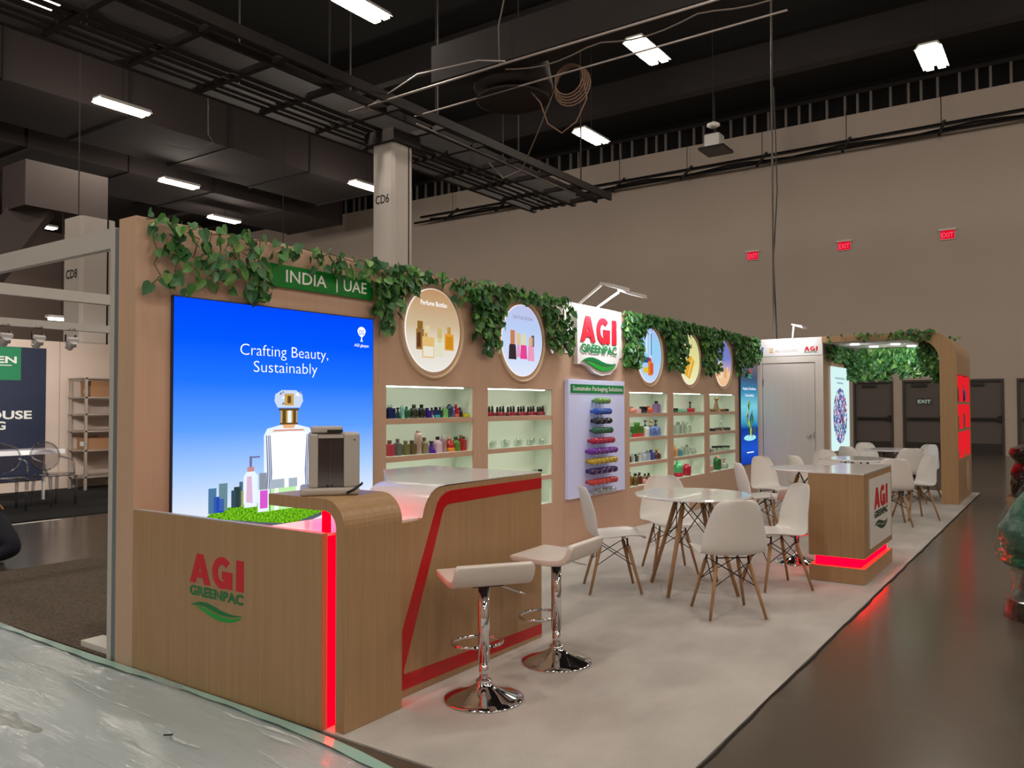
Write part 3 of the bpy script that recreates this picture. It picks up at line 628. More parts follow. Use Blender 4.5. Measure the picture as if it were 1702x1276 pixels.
def roundbox(i, title, stops, label, tcol=None, strength=1.0):
    cx, cz = CEN[i], 2.130
    t = thing('round_lightbox', label, 'lightbox', (cx, YW, cz-0.41), 0, 'round lit pictures')
    ring = MB(); n = 56; vs = []; fs = []
    prof = [(0.385,0.0),(0.392,0.020),(0.408,0.020),(0.415,0.0)]
    for k in range(n):
        a = 2*PI*k/n
        for r, d in prof: vs.append((cx+r*math.cos(a), YW-d-0.0005, cz+r*math.sin(a)))
    for k in range(n):
        for j in range(3): fs.append((k*4+j, k*4+j+1, ((k+1)%n)*4+j+1, ((k+1)%n)*4+j))
    ring.add(vs, fs); ring.build('ring_frame', mat('pale_ring', (206, 178, 146), 0.4), t, smooth=True)
    m = grad_emis('round_print_%d' % i, 2, 0.065, 0.755, stops, strength)
    f = Frame((cx, YW-0.001, cz), (1,0,0), (0,0,1)); f.n = Vector((0,-1,0))
    f.ellipse(0, 0, 0.345, 0.345, m, t, 'picture', 0, 0.012, 56)
    f.ellipse(0, 0, 0.352, 0.352, emis('picture_rim', (250, 244, 236), 1.0), t, 'rim', 0, 0.008, 56)
    f = Frame((cx, YW-0.013, cz), (1,0,0), (0,0,1)); f.n = Vector((0,-1,0))
    if title: f.text(title, tcol or PW, t, 0.0, 0.205, 0.040, 0.34, 0.006, 'CENTER', 0.001)
    def r(x0, x1, z0, z1, rgb, d=0.001, s=0.95, name='printed_bottle', tap=0.0):
        f.poly([(x0,z0),(x1,z0),(x1-tap,z1),(x0+tap,z1)], emis('p_%d_%d_%d' % tuple(rgb), rgb, s), t, name, 0, d)
    return t, f, r
t, f, r = roundbox(0, 'Perfume Bottles', [(0, (236, 232, 226)), (0.35, (226, 216, 200)), (0.55, (206, 184, 150)), (1.0, (188, 144, 100))], 'round lit picture of amber bottles titled Perfume Bottles')
r(-.225,-.13,-.17,.0,(150,110,60)); r(-.21,-.145,.0,.065,(140,104,40),.002); r(-.215,-.17,-.15,-.03,(96,60,36),.002); r(-.115,-.06,-.04,.035,(226,206,160)); r(-.15,0,-.235,-.06,(228,190,120),.003); r(-.14,-.01,-.225,-.14,(240,232,214),.004); r(-.12,-.09,-.06,-.03,(210,150,60),.004)
r(.02,.12,-.22,-.10,(226,226,196),.002); r(.05,.095,-.10,-.06,(214,206,140),.002); r(.045,.10,-.06,.02,(206,186,120),.003); r(.14,.26,-.16,-.02,(226,162,60),.002); r(.155,.245,-.15,-.04,(210,140,30),.003); r(.175,.22,-.02,.04,(196,150,70),.003)
t, f, r = roundbox(1, 'Nail Polish Bottles', [(0, (226, 234, 252)), (0.3, (206, 220, 248)), (0.7, (186, 206, 244)), (1.0, (192, 196, 236))], 'round lit picture of pink nail polish bottles', emis('title_mauve', (160, 150, 186), 0.9))
for (x0, x1, z1, cap, body, z0) in ((-.24,-.12,.0,(206,130,86),(60,44,50),-.185), (-.11,-.05,-.02,(226,200,160),(232,160,196),-.165), (-.05,.07,-.03,(222,224,180),(236,70,150),-.18), (.08,.20,-.05,(220,186,140),(238,160,196),-.195)):
    r(x0, x1, z0, -.045, body, .002, tap=.012); m_ = (x0+x1)/2; r(m_-.035, m_+.035, -.045, z1+.09, cap, .003)
r(.15,.195,-.05,.06,(120,80,90),.003); r(-.245,-.115,-.19,-.06,(40,32,40),.0015, tap=.01)
t, f, r = roundbox(2, None, [(0, (196, 214, 250)), (0.4, (160, 206, 246)), (0.7, (150, 210, 246)), (1.0, (176, 190, 240))], 'round lit picture of reed diffuser bottles in blue light')
r(-.20,.0,-.10,-.03,(60,80,130)); r(-.2,-.06,-.23,-.16,(226,200,60),.002); r(-.06,.06,-.26,-.08,(230,130,50),.002); r(.0,.09,-.24,-.1,(220,90,50),.003); r(-.28,-.2,-.12,.10,(120,190,170)); r(-.02,.05,-.05,.30,(206,226,250)); r(.02,.05,.0,.28,(90,140,190),.002); r(-.12,-.08,.02,.27,(230,240,255)); r(-.03,.03,-.08,-.04,(220,50,60),.004)
t, f, r = roundbox(3, None, [(0, (240, 236, 190)), (0.5, (226, 222, 150)), (1.0, (206, 210, 150))], 'round lit picture of tilted orange bottle on yellow')
f.poly([(-.19,-.22),(-.02,-.27),(.16,-.02),(.02,.06),(-.14,-.02)], emis('p_amber', (232, 170, 50), .95), t, 'printed_bottle', 0, .001)
f.poly([(-.10,-.23),(-.07,-.24),(.08,.0),(.05,.02)], emis('p_amber_l', (250, 214, 120), .95), t, 'printed_bottle', 0, .002); r(-.1,-.04,.02,.10,(196,150,60)); r(.02,.06,.16,.22,(150,110,60))
t, f, r = roundbox(4, None, [(0, (240, 190, 140)), (0.28, (238, 200, 160)), (0.36, (196, 170, 190)), (0.6, (120, 130, 200)), (1.0, (110, 116, 190))], 'round lit picture of pale bottles at dusk, nearest the blue banner')
r(-.20,-.05,-.23,.02,(244,220,180)); r(-.16,-.09,.02,.14,(250,240,220),.002); r(.03,.13,-.22,-.08,(230,170,110)); r(.13,.2,-.15,-.05,(240,196,140),.002); r(-.30,-.2,-.2,-.10,(220,150,100))

# white logo board with cut-out emblem
t = thing('logo_board', 'white upper board with AGI GREENPAC cut-out logo between the ivy', 'logo board', (7.97, YW, 1.84))
box('board', WHITEM, t, 7.315, 8.635, YW-0.006, YW-0.0005, 2.05, 2.605)
f = Frame((0, YW-0.006, 0), (1,0,0), (0,0,1)); f.n = Vector((0,-1,0))
out = [(7.50,2.52),(8.45,2.52),(8.47,2.10),(8.46,2.02),(8.40,1.93),(8.25,1.85),(8.05,1.825),(7.88,1.85),(7.74,1.92),(7.60,1.945),(7.50,1.94)]
f.poly(out, WHITE, t, 'cut_out_backing', 0.0, 0.05)
f.O = Vector((0, YW-0.056, 0))
agi_logo(f, t, 7.56, 1.875, 0.83, 1.0, 0.012)
# flood lamps above the logo board
def flood(label, x0, xh0, xh1, ye, ze, yb, zb, target, power):
    t = thing('flood_lamp', label, 'flood lamp', (x0, yb, zb))
    MB().tube([(x0, yb, zb), (x0, ye+0.06, ze)], 0.014, 6).build('arm', WHITEM, t)
    h = MB().prism([(ye-0.10, ze-0.045), (ye+0.08, ze+0.015), (ye+0.075, ze+0.035), (ye-0.09, ze-0.005)], 'x', xh0, xh1).build('head', mat('lamp_head_grey', (196, 190, 190), 0.4), t)
    cxh = (xh0+xh1)/2
    MB().add([(xh0+0.02, ye-0.09, ze-0.046), (xh1-0.02, ye-0.09, ze-0.046), (xh1-0.02, ye+0.06, ze+0.004), (xh0+0.02, ye+0.06, ze+0.004)], [(0,1,2,3)]).build('lens', emis('flood_lens', (255, 252, 250), 2.5), t)
    area('lamp', (cxh, ye-0.02, ze-0.05), target, xh1-xh0-0.04, 0.10, power, (1.0, 0.97, 0.98), t)
flood('slim white arm lamp over the logo board, left of the pair', 7.63, 7.63, 8.00, 4.08, 2.79, YW, 2.605, (7.85, YW, 2.25), 9)
flood('slim white arm lamp over the logo board, right of the pair', 8.04, 8.04, 8.43, 4.08, 2.76, YW, 2.605, (8.2, YW, 2.25), 9)

# sustainable packaging board
t = thing('product_board', 'pale blue display board titled Sustainabe Packaging Solutions', 'display board', (7.97, YW, 0.495))
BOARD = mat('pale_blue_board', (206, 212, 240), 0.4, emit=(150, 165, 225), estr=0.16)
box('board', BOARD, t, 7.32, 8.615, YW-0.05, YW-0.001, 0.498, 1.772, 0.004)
box('title_strip', mat('strip_green', (6, 130, 66), 0.4), t, 7.36, 8.585, YW-0.056, YW-0.05, 1.628, 1.722)
f = Frame((0, YW-0.056, 0), (1,0,0), (0,0,1)); f.n = Vector((0,-1,0))
f.text('Sustainabe Packaging Solutions', SIGNW, t, 7.40, 1.655, 0.048, 1.15, 0.008, d=0.001)
for x in (7.84, 7.90, 7.95, 8.00, 8.06): MB().tube([(x, YW-0.06, 0.53), (x, YW-0.06, 1.56)], 0.004, 5).build('rod', CLEAR, t)
ROWS = [('light green', (120,170,90), 3, 7.873, 8.14, 1.544), ('blue', (20,90,200), 4, 7.843, 8.169, 1.427), ('black', (34,36,48), 3, 7.836, 8.186, 1.322), ('dark green', (40,110,80), 5, 7.826, 8.197, 1.216),
 ('crimson', (186,30,70), 5, 7.771, 8.246, 1.104), ('violet', (120,40,170), 6, 7.719, 8.313, 0.991), ('yellow', (206,178,40), 6, 7.724, 8.305, 0.883), ('dark purple', (60,30,100), 5, 7.723, 8.31, 0.774), ('coral red', (206,70,66), 6, 7.722, 8.309, 0.657), ('clear', None, 5, 7.792, 8.267, 0.548)]
for nm, rgb, n, xa, xb, z in ROWS:
    w = (xb-xa)/n; bm = CLEAR if rgb is None else colour(rgb, 0.12, 0.2)
    body = MB().lathe([(0.30,0),(0.40,0.01),(0.44,0.05),(0.40,0.085),(0.30,0.095)], 12, (0,0,0), w, 0.082).mesh('jar_body', bm, True)
    neck = MB().lathe([(0.20,0.0),(0.20,0.03)], 8, (0,0,0), w, w).mesh('jar_neck', bm, True)
    for i in range(n):
        x = xa+w*(i+0.5)-0.09
        o = thing('sample_jar', 'small %s glass sample jar on the display board, %s from left in its row' % (nm, ORD[i]), 'jar', (x, YW-0.052, z), 0, '%s sample jars on the board' % nm)
        o.rotation_euler = (PI/2, 0, 0)
        for me, dz, nn in ((neck, 0.0, 'neck'), (body, 0.03, 'body')):
            q = bpy.data.objects.new(nn, me); COL.objects.link(q); q.parent = o; q.location = (0, 0, dz)

# tall blue banner
t = thing('banner_lightbox', 'tall blue backlit banner with glowing green plant beside the door', 'banner', (13.18, YW, 0.51))
box('frame', mat('thin_dark_frame'), t, 12.758, 13.602, YW-0.03, YW-0.001, 0.512, 2.155)
m = grad_emis('blue_banner_print', 2, 0.0, 1.64, [(0, (24, 60, 170)), (0.16, (34, 90, 214)), (0.36, (24, 60, 160)), (0.42, (60, 160, 206)), (0.58, (130, 216, 230)), (0.74, (60, 140, 186)), (0.86, (70, 90, 120)), (1.0, (110, 108, 116))], 0.9)
box('picture', m, t, 12.766, 13.594, YW-0.034, YW-0.03, 0.52, 2.147)
f = Frame((0, YW-0.034, 0), (1,0,0), (0,0,1)); f.n = Vector((0,-1,0))
agi_logo(f, t, 13.08, 1.93, 0.24, 0.9, 0.001, red=emis('banner_red', (226, 50, 90), .9), green=emis('banner_green', (60, 170, 130), .9))
f.text('Integrity in Excellence', PW, t, 13.18, 1.74, 0.045, 0.66, 0.006, 'CENTER', 0.001)
f.text('Sustainability', PW, t, 13.18, 1.63, 0.045, 0.44, 0.0, 'CENTER', 0.001)
LG = [emis('plant_%d' % i, c, 0.9) for i, c in enumerate(((60,110,60), (120,170,70), (190,214,120), (90,70,70), (40,80,70)))]
for i in range(26):
    a = random.Random(i+40); h = a.random(); wv = 0.24*(1-h)+0.05; u = 13.19+(a.random()-.5)*2*wv; v = 1.02+0.50*h
    s_ = 0.085; an = a.random()*3
    f.poly([(u,v-s_),(u+s_*0.6*math.cos(an),v),(u+0.01,v+s_),(u-s_*0.6,v)], LG[i % 5], t, 'printed_leaf', 0, 0.001+0.0004*(i % 5))
f.poly(arc(13.19, 0.95, 0.30, 0.05, 0, 360, 20)[:-1], emis('print_cyan', (170, 240, 244), 0.95), t, 'printed_ripple', 0, 0.001)
f.poly([(13.03,0.70),(13.37,0.70),(13.37,0.716),(13.03,0.716)], PW, t, 'print_line', 0, 0.001)

# ------------------------------------------------------------------ storage room with door
rm = thing('storage_room', 'pale storage room block with plain door at the end of the display wall', 'room', (14.6, 3.9, 0))
XR, YR = 13.66, 3.335
HP = mat('pale_room_panel', (214, 206, 198), 0.45, noise=((3, 50, 1), 0.5, (222, 214, 206)))
box('front_panel', HP, rm, XR, XR+0.06, YR, 3.455, 0.01, 2.31); box('front_panel', HP, rm, XR, XR+0.06, 4.325, YW+0.2, 0.01, 2.31)
box('front_panel', HP, rm, XR, XR+0.06, 3.455, 4.325, 2.195, 2.31)
box('header_board', WHITE, rm, XR-0.008, XR+0.06, YR-0.004, YW-0.002, 2.31, 2.602)
box('side_panel', WOOD, rm, XR+0.06, 15.56, YR, YR+0.06, 0.01, 2.60); box('corner_trim', WHITEM, rm, XR-0.004, XR+0.004, YR-0.006, YR+0.004, 0.01, 2.31)
box('back_panel', WOOD, rm, 15.50, 15.56, YR+0.06, YW+0.2, 0.01, 2.60); box('roof', WOODL, rm, XR+0.06, 15.5, YR+0.06, YW+0.2, 2.54, 2.60)
dr = box('door_leaf', mat('door_pale', (208, 200, 194), 0.42, noise=((3, 60, 1), 0.5, (216, 208, 202))), rm, XR+0.012, XR+0.05, 3.465, 4.315, 0.02, 2.185)
MB().lathe([(0.026, 0), (0.030, 0.004), (0.012, 0.012), (0.012, 0.034), (0.030, 0.045), (0.030, 0.062), (0.018, 0.07)], 16).build('knob', CHROME, dr, smooth=True, world=False)
kb = dr.children[-1]; kb.rotation_euler = (0, -PI/2, 0); kb.location = Vector((XR+0.012, 3.545, 0.985))-parent_loc(dr)
box('lock_plate', STEEL, dr, XR+0.004, XR+0.012, 3.478, 3.488, 0.94, 1.05)
for z in (1.87, 0.4): box('hinge', STEEL, dr, XR+0.002, XR+0.012, 4.305, 4.322, z-0.05, z+0.05)
f = Frame((XR-0.008, 0, 0), (0,-1,0), (0,0,1)); f.n = Vector((-1,0,0))
agi_logo(f, rm, -3.62, 2.345, 0.215, 1.0, 0.002, 'PLASTEK', False)
DOTS = mat('logo_yellow', (220, 160, 30), 0.4)
for z in (2.37, 2.40, 2.43): f.poly([(-4.20,z),(-4.135,z),(-4.125,z+0.014),(-4.19,z+0.014)], DOTS, rm, 'emblem_stripe', 0, 0.002)
f.text('ALL CLOSURES', mat('logo_grey', (170, 160, 160), 0.5), rm, -4.10, 2.375, 0.045, 0.38, 0.0, d=0.002)
f.poly([(-4.33,2.36),(-4.30,2.36),(-4.30,2.42),(-4.285,2.46),(-4.31,2.475),(-4.335,2.46),(-4.335,2.42)], mat('emblem_blue', (110, 120, 170), 0.5), rm, 'emblem', 0, 0.002)
# white lightbox with mosaic globe
t = thing('banner_lightbox', 'tall white backlit banner with round colourful mosaic beside the arch', 'banner', (14.7, YR, 0.7))
box('frame', WHITEM, t, 14.04, 15.40, YR-0.03, YR-0.001, 0.70, 2.145)
box('picture', emis('white_banner_print', (214, 246, 244), 1.0), t, 14.05, 15.39, YR-0.034, YR-0.03, 0.71, 2.135)
def mosaic():
    m = bpy.data.materials.new('mosaic_print'); m.use_nodes = True; nt = m.node_tree; nt.nodes.clear()
    tc = nt.nodes.new('ShaderNodeTexCoord'); v = nt.nodes.new('ShaderNodeTexVoronoi'); v.inputs['Scale'].default_value = 24
    hs = nt.nodes.new('ShaderNodeSeparateColor'); rp_ = nt.nodes.new('ShaderNodeValToRGB'); rp_.color_ramp.interpolation = 'CONSTANT'
    cs = [(50,70,150), (110,150,210), (190,220,236), (120,90,170), (226,110,150), (60,130,150), (90,60,70), (230,240,246)]
    e = rp_.color_ramp.elements; e[0].color = lin(cs[0]); e[1].position = 0.125; e[1].color = lin(cs[1])
    for i in range(2, 8): q = e.new(i*0.125); q.color = lin(cs[i])
    em = nt.nodes.new('ShaderNodeEmission'); o = nt.nodes.new('ShaderNodeOutputMaterial')
    nt.links.new(tc.outputs['Object'], v.inputs['Vector']); nt.links.new(v.outputs['Color'], hs.inputs[0]); nt.links.new(hs.outputs[0], rp_.inputs[0])
    nt.links.new(rp_.outputs[0], em.inputs[0]); nt.links.new(em.outputs[0], o.inputs[0]); return m
f = Frame((0, YR-0.034, 0), (1,0,0), (0,0,1)); f.n = Vector((0,-1,0))
f.ellipse(14.70, 1.30, 0.50, 0.48, mosaic(), t, 'printed_mosaic', 0, 0.001)
SG = emis('soft_grey_print', (168, 200, 206), 0.9)
for u0, u1, v in ((14.36,15.04,1.93), (14.48,14.92,1.85)): f.poly([(u0,v),(u1,v),(u1,v+0.03),(u0,v+0.03)], SG, t, 'print_line', 0, 0.001)
f.text('AGI', emis('dark_print', (70, 90, 110), 0.9), t, 15.15, 2.02, 0.06, 0.16, 0.01, d=0.001)
flood('white flood lamp on an arm above the storage room header', 13.62, 13.55, 13.85, 3.72, 2.80, 3.80, 2.60, (13.66, 3.85, 2.4), 0.01)
flo = [o for o in bpy.data.objects if o.get('label', '').startswith('white flood lamp on an arm above the storage')][0]
area('lamp', (13.25, 3.85, 2.85), (13.66, 3.85, 2.45), 0.5, 0.1, 7, (1, 0.98, 1), flo)

# ------------------------------------------------------------------ arch portal
XA0, XA1 = 13.58, 15.45
ar = thing('arch_portal', 'oak arch with rounded corner and red-lit shelves in its leg', 'arch', (14.5, 1.5, 0))
MB().prism([(1.40,1.945),(1.40,2.20)]+arc(1.80, 2.20, 0.40, 0.40, 180, 90, 10)[1:]+[(YR-0.01,2.60),(YR-0.01,2.50)]+[(1.98,2.50)]+arc(1.98, 2.15, 0.35, 0.35, 90, 180, 8)[1:]+[(1.63,1.945)], 'x', XA0, XA1).build('beam', WOODH, ar)
box('soffit', WHITEM, ar, XA0+0.12, XA1-0.02, 2.05, YR-0.02, 2.485, 2.499)
box('leg_base', WOODH, ar, XA0, XA1, 1.40, 1.63, 0.01, 0.665)
box('leg_post', WOODH, ar, XA0, XA0+0.045, 1.40, 1.63, 0.665, 1.945); box('leg_post', WOODH, ar, XA1-0.045, XA1, 1.40, 1.63, 0.665, 1.945)
box('leg_back', WOODH, ar, XA0+0.045, XA1-0.045, 1.61, 1.63, 0.665, 1.945)
box('lit_side', REDN, ar, XA1-0.05, XA1-0.045, 1.41, 1.60, 0.665, 1.945)
box('lit_back', REDN, ar, XA0+0.045, XA1-0.045, 1.60, 1.61, 0.665, 1.945)
REDP = mat('red_niche_paint', (226, 40, 44), 0.5)
xm = 14.42
box('divider', REDN, ar, xm-0.02, xm+0.02, 1.41, 1.60, 0.665, 1.945)  # divider and side face glow by themselves to carry the LED light on them
for z in (1.095, 1.515): box('shelf', WOODH, ar, XA0+0.045, XA1-0.045, 1.405, 1.60, z-0.02, z+0.02)
f = Frame((0, 1.40, 0), (1,0,0), (0,0,1)); f.n = Vector((0,-1,0))
f.ellipse(14.85, 0.35, 0.25, 0.25, mat('pale_ring'), ar, 'round_disc', 0, 0.004, 32)
for i, (x, y2) in enumerate(((13.95, 2.9), (14.3, 2.35), (14.7, 2.75), (14.9, 2.2))):
    MB().lathe([(0.07, 0), (0.07, 0.02)], 16, (x, y2, 2.464)).build('downlight', emis('downlight', (255, 255, 250), 4.0), ar)
    area('lamp', (x, y2, 2.462), (15.3, 2.5, 2.0), 0.10, 0.10, 4.5, (1, 0.98, 0.94), ar)
#PART3
# ------------------------------------------------------------------ reception counter
LO, HI = 0.905, 1.067
rc = thing('reception_counter', 'oak reception counter with red glowing gap and white sloped top', 'counter', (3.4, 3.3, 0))
box('side_panel', WOODH, rc, 2.55, 2.585, 2.845, YW-0.002, 0.012, LO)
box('panel_rim', mat('grey_rim', (176, 172, 168), 0.4), rc, 2.552, 2.583, 2.847, YW-0.004, LO, LO+0.004)
f = Frame((2.55, 0, 0), (0,-1,0), (0,0,1)); f.n = Vector((-1,0,0))
agi_logo(f, rc, -3.865, 0.392, 0.452, 1.0, 0.002)
box('low_cabinet', WOODH, rc, 2.585, 2.99, 2.865, 3.262, 0.012, LO-0.012)
box('low_top', WHITE, rc, 2.585, 3.215, 2.845, 3.268, LO-0.012, LO)
box('red_light_panel', REDE2, rc, 2.556, 2.99, 2.846, 2.862, 0.014, LO-0.013)
box('light_post', REDE2, rc, 2.592, 2.622, 2.862, 2.892, LO, 1.008); box('light_post', REDE2, rc, 2.930, 2.958, 2.862, 2.892, LO, 1.000)
box('under_light', emis('red_under_light', (255, 0, 20), 14.0), rc, 2.62, 2.95, 2.92, 3.22, 1.004, 1.009)
# main cabinet: profile with a rounded shoulder between the low and the high level
sh = [(3.215,LO),(3.224,0.915),(3.232,0.945),(3.245,0.975),(3.265,1.003),(3.292,1.030),(3.325,1.049),(3.365,1.060),(3.42,HI-0.004)]
MB().prism([(2.99,0.012),(4.38,0.012),(4.38,HI-0.004)]+[(a, b-0.006) for a, b in sh[::-1]]+[(2.99,LO-0.012)], 'y', 2.822, 3.262).build('main_cabinet', WOODH, rc)
MB().prism([(3.42,3.262),(4.38,3.262),(4.395,3.80),(3.95,3.80)], 'z', 0.012, HI-0.004).build('rear_cabinet', WOODH, rc)
b = MB(); n = len(sh)
b.add([(a, 2.821, z) for a, z in sh]+[(a, 3.268, z) for a, z in sh], [(i, i+1, n+i+1, n+i) for i in range(n-1)]).build('sloped_top', WHITE, rc, smooth=True)
MB().prism([(3.42,2.821),(4.384,2.821),(4.40,3.806),(3.945,3.806),(3.42,3.266)], 'z', HI-0.004, HI).build('high_top', WHITE, rc)
f = Frame((0, 2.822, 0), (1,0,0), (0,0,1)); f.n = Vector((0,-1,0))
f.poly([(4.378,0.963),(4.378,1.030),(3.46,1.030),(3.42,1.024),(3.375,1.005),(3.345,0.975),(3.325,0.93),(3.066,0.345),(2.995,0.20),(2.995,0.05),(4.378,0.034),(4.378,0.096),(3.08,0.126),(3.078,0.145),(3.385,0.915),(3.40,0.94),(3.425,0.954),(3.46,0.958)], REDV, rc, 'red_stripe', 0, 0.003)
# bent oak slab: from the tip over a round bend down to the floor
R0, th = 0.135, 0.056
outer = [(3.264, HI-0.002)]+[(2.730+R0+R0*math.cos(math.radians(a)), HI-0.002-R0+R0*math.sin(math.radians(a))) for a in range(90, 181, 9)]+[(2.730, 0.012)]
inner = [(2.730+th, 0.012)]+[(2.730+R0+(R0-th)*math.cos(math.radians(a)), HI-0.002-R0+(R0-th)*math.sin(math.radians(a))) for a in range(180, 89, -9)]+[(3.264, HI-0.002-th)]
MB().prism(outer+inner, 'x', 2.582, 2.966).build('bent_slab', WOODH, rc)
MB().tube([(2.70, 2.90, LO), (2.70, 2.915, LO+0.06), (2.705, 2.89, LO+0.09), (2.71, 2.87, LO+0.095)], 0.005, 6).build('wire', CABG, rc, smooth=True)

# appliance on the slab
ca, sa = math.cos(math.radians(-38)), math.sin(math.radians(-38))
t = thing('coffee_machine', 'pale grey boxy drinks machine standing on the bent oak slab', 'machine', (2.775, 3.02, HI-0.001), math.radians(-40))
GREYP = mat('pale_grey_plastic', (186, 178, 172), 0.4); GREYD = mat('recess_grey', (158, 146, 146), 0.35)
def lb(name, m, p, *a, bw=0): return box(name, m, p, *a, bw=bw, world=False)
lb('base_tray', GREYP, t, -0.155, 0.125, -0.125, 0.12, 0.0, 0.036, bw=0.012)
body = lb('body', GREYP, t, -0.115, 0.125, -0.075, 0.12, 0.036, 0.300, bw=0.012)
lb('side_cheek', GREYP, body, -0.115, -0.072, -0.105, -0.075, 0.036, 0.296, bw=0.008); lb('side_cheek', GREYP, body, 0.048, 0.125, -0.105, -0.075, 0.036, 0.296, bw=0.008)
lb('clear_front', thin_glass('smoked_front', (214, 206, 206), 0.08, 0.10, 0.5), body, -0.072, 0.048, -0.100, -0.096, 0.04, 0.285)
lb('recess', GREYD, body, -0.072, 0.048, -0.077, -0.074, 0.04, 0.285); lb('rail', GREYP, body, -0.018, -0.012, -0.094, -0.077, 0.05, 0.27); lb('head_strip', GREYP, body, -0.072, 0.048, -0.104, -0.09, 0.275, 0.292)
lb('button', CABLE, body, -0.035, -0.022, -0.103, -0.099, 0.042, 0.05); lb('button', CABLE, body, -0.010, -0.004, -0.103, -0.099, 0.042, 0.052); lb('badge', mat('badge_grey', (90, 84, 84), 0.4), body, 0.095, 0.103, -0.107, -0.104, 0.262, 0.270)
lid = lb('lid', GREYP, t, -0.105, 0.045, -0.09, 0.10, 0.300, 0.330, bw=0.008); lb('lid_slot', CABLE, lid, -0.03, 0.044, -0.0915, -0.088, 0.301, 0.315)
MB().tube([(0.06, -0.132, 0.01), (0.10, -0.13, 0.03), (0.135, -0.10, 0.05), (0.14, -0.05, 0.05)], 0.006, 6).build('cord', CABLE, t, smooth=True, world=False)

# ------------------------------------------------------------------ podium
pd = thing('podium', 'small oak podium with AGI GREENPAC plate and red glowing band', 'podium', (7.72, 1.64, 0))
PX0, PX1, PY0, PY1 = 7.10, 8.33, 1.42, 1.865
box('plinth', WOODH, pd, PX0, PX1, PY0, PY1, 0.012, 0.142)
box('light_band', REDE, pd, PX0+0.055, PX1-0.055, PY0+0.04, PY1-0.04, 0.142, 0.222)
box('body', WOODH, pd, PX0, PX1, PY0, PY1, 0.222, 0.915)
box('top', WHITE, pd, PX0-0.004, PX1+0.004, PY0-0.004, PY1+0.004, 0.915, 0.924)
box('logo_plate', WHITEM, pd, 7.28, 8.24, PY0-0.010, PY0-0.0005, 0.282, 0.862)
f = Frame((0, PY0-0.010, 0), (1,0,0), (0,0,1)); f.n = Vector((0,-1,0))
agi_logo(f, pd, 7.46, 0.392, 0.60, 0.88, 0.003, green=mat('logo_dark_green', (24, 66, 44), 0.4))

# ------------------------------------------------------------------ shell chairs and round tables
def chair_meshes():
    prof = [(0.245,0.425),(0.225,0.446),(0.17,0.455),(0.09,0.452),(0.0,0.444),(-0.09,0.440),(-0.15,0.447),(-0.190,0.475),(-0.212,0.525),(-0.228,0.595),(-0.243,0.67),(-0.258,0.745),(-0.268,0.80),(-0.274,0.832),(-0.276,0.845)]
    wid = [0.175,0.205,0.228,0.236,0.238,0.239,0.240,0.240,0.238,0.226,0.208,0.186,0.160,0.132,0.088]
    NU = 10; vs = []; fs = []
    for i, ((x, z), w) in enumerate(zip(prof, wid)):
        s = min(1.0, max(0.0, (i-4)/5.0))          # 0 seat, 1 back
        for j in range(NU+1):
            u = -1+2*j/NU
            e = abs(u)**2.4
            vs.append((x+s*0.075*e*(1-0.35*max(0, i-10)/4), w*u, z+(1-s)*0.030*e))
    for i in range(len(prof)-1):
        for j in range(NU): fs.append((i*(NU+1)+j, i*(NU+1)+j+1, (i+1)*(NU+1)+j+1, (i+1)*(NU+1)+j))
    return MB().add(vs, fs)
def make_chair():
    t = thing('shell_chair', 'x', 'chair', (0,0,0), 0, 'white shell chairs on wooden legs')
    o = chair_meshes().build('seat_shell', PLAST, t, smooth=True, world=False)
    m = o.modifiers.new('thickness', 'SOLIDIFY'); m.thickness = 0.008; m.offset = 0
    m = o.modifiers.new('round', 'SUBSURF'); m.levels = 1; m.render_levels = 1
    top = {}; foot = {}
    for sx in (1, -1):
        for sy in (1, -1):
            a = Vector((0.105*sx-0.005, 0.115*sy, 0.405)); c = Vector((0.205*sx-0.005, 0.20*sy, 0.016)); top[sx, sy] = a; foot[sx, sy] = c
            lg = MB().tube([c, c+(a-c)*0.55, a-(a-c)*0.06], 0.0105, 8, 0.0155).build('leg', BEECH, t, smooth=True, world=False)
            MB().tube([a-(a-c)*0.09, a, a+Vector((0, 0, 0.035))], 0.008, 6).build('leg_bracket', BLACKM, lg, world=False)
    q = lambda k, f: foot[k]+(top[k]-foot[k])*f
    for a, c in (((1,1),(1,-1)), ((-1,1),(-1,-1)), ((1,1),(-1,1)), ((1,-1),(-1,-1))):
        for p0, p1 in ((q(a, 0.55), q(c, 0.97)), (q(c, 0.55), q(a, 0.97))):
            MB().tube([p0, p1], 0.0038, 5).build('brace_rod', BLACKM, t, world=False)
    MB().tube([top[1,1]+Vector((0,0,0.02)), top[1,-1]+Vector((0,0,0.02))], 0.005, 5).build('cross_bar', BLACKM, t, world=False)
    MB().tube([top[-1,1]+Vector((0,0,0.02)), top[-1,-1]+Vector((0,0,0.02))], 0.005, 5).build('cross_bar', BLACKM, t, world=False)
    return t
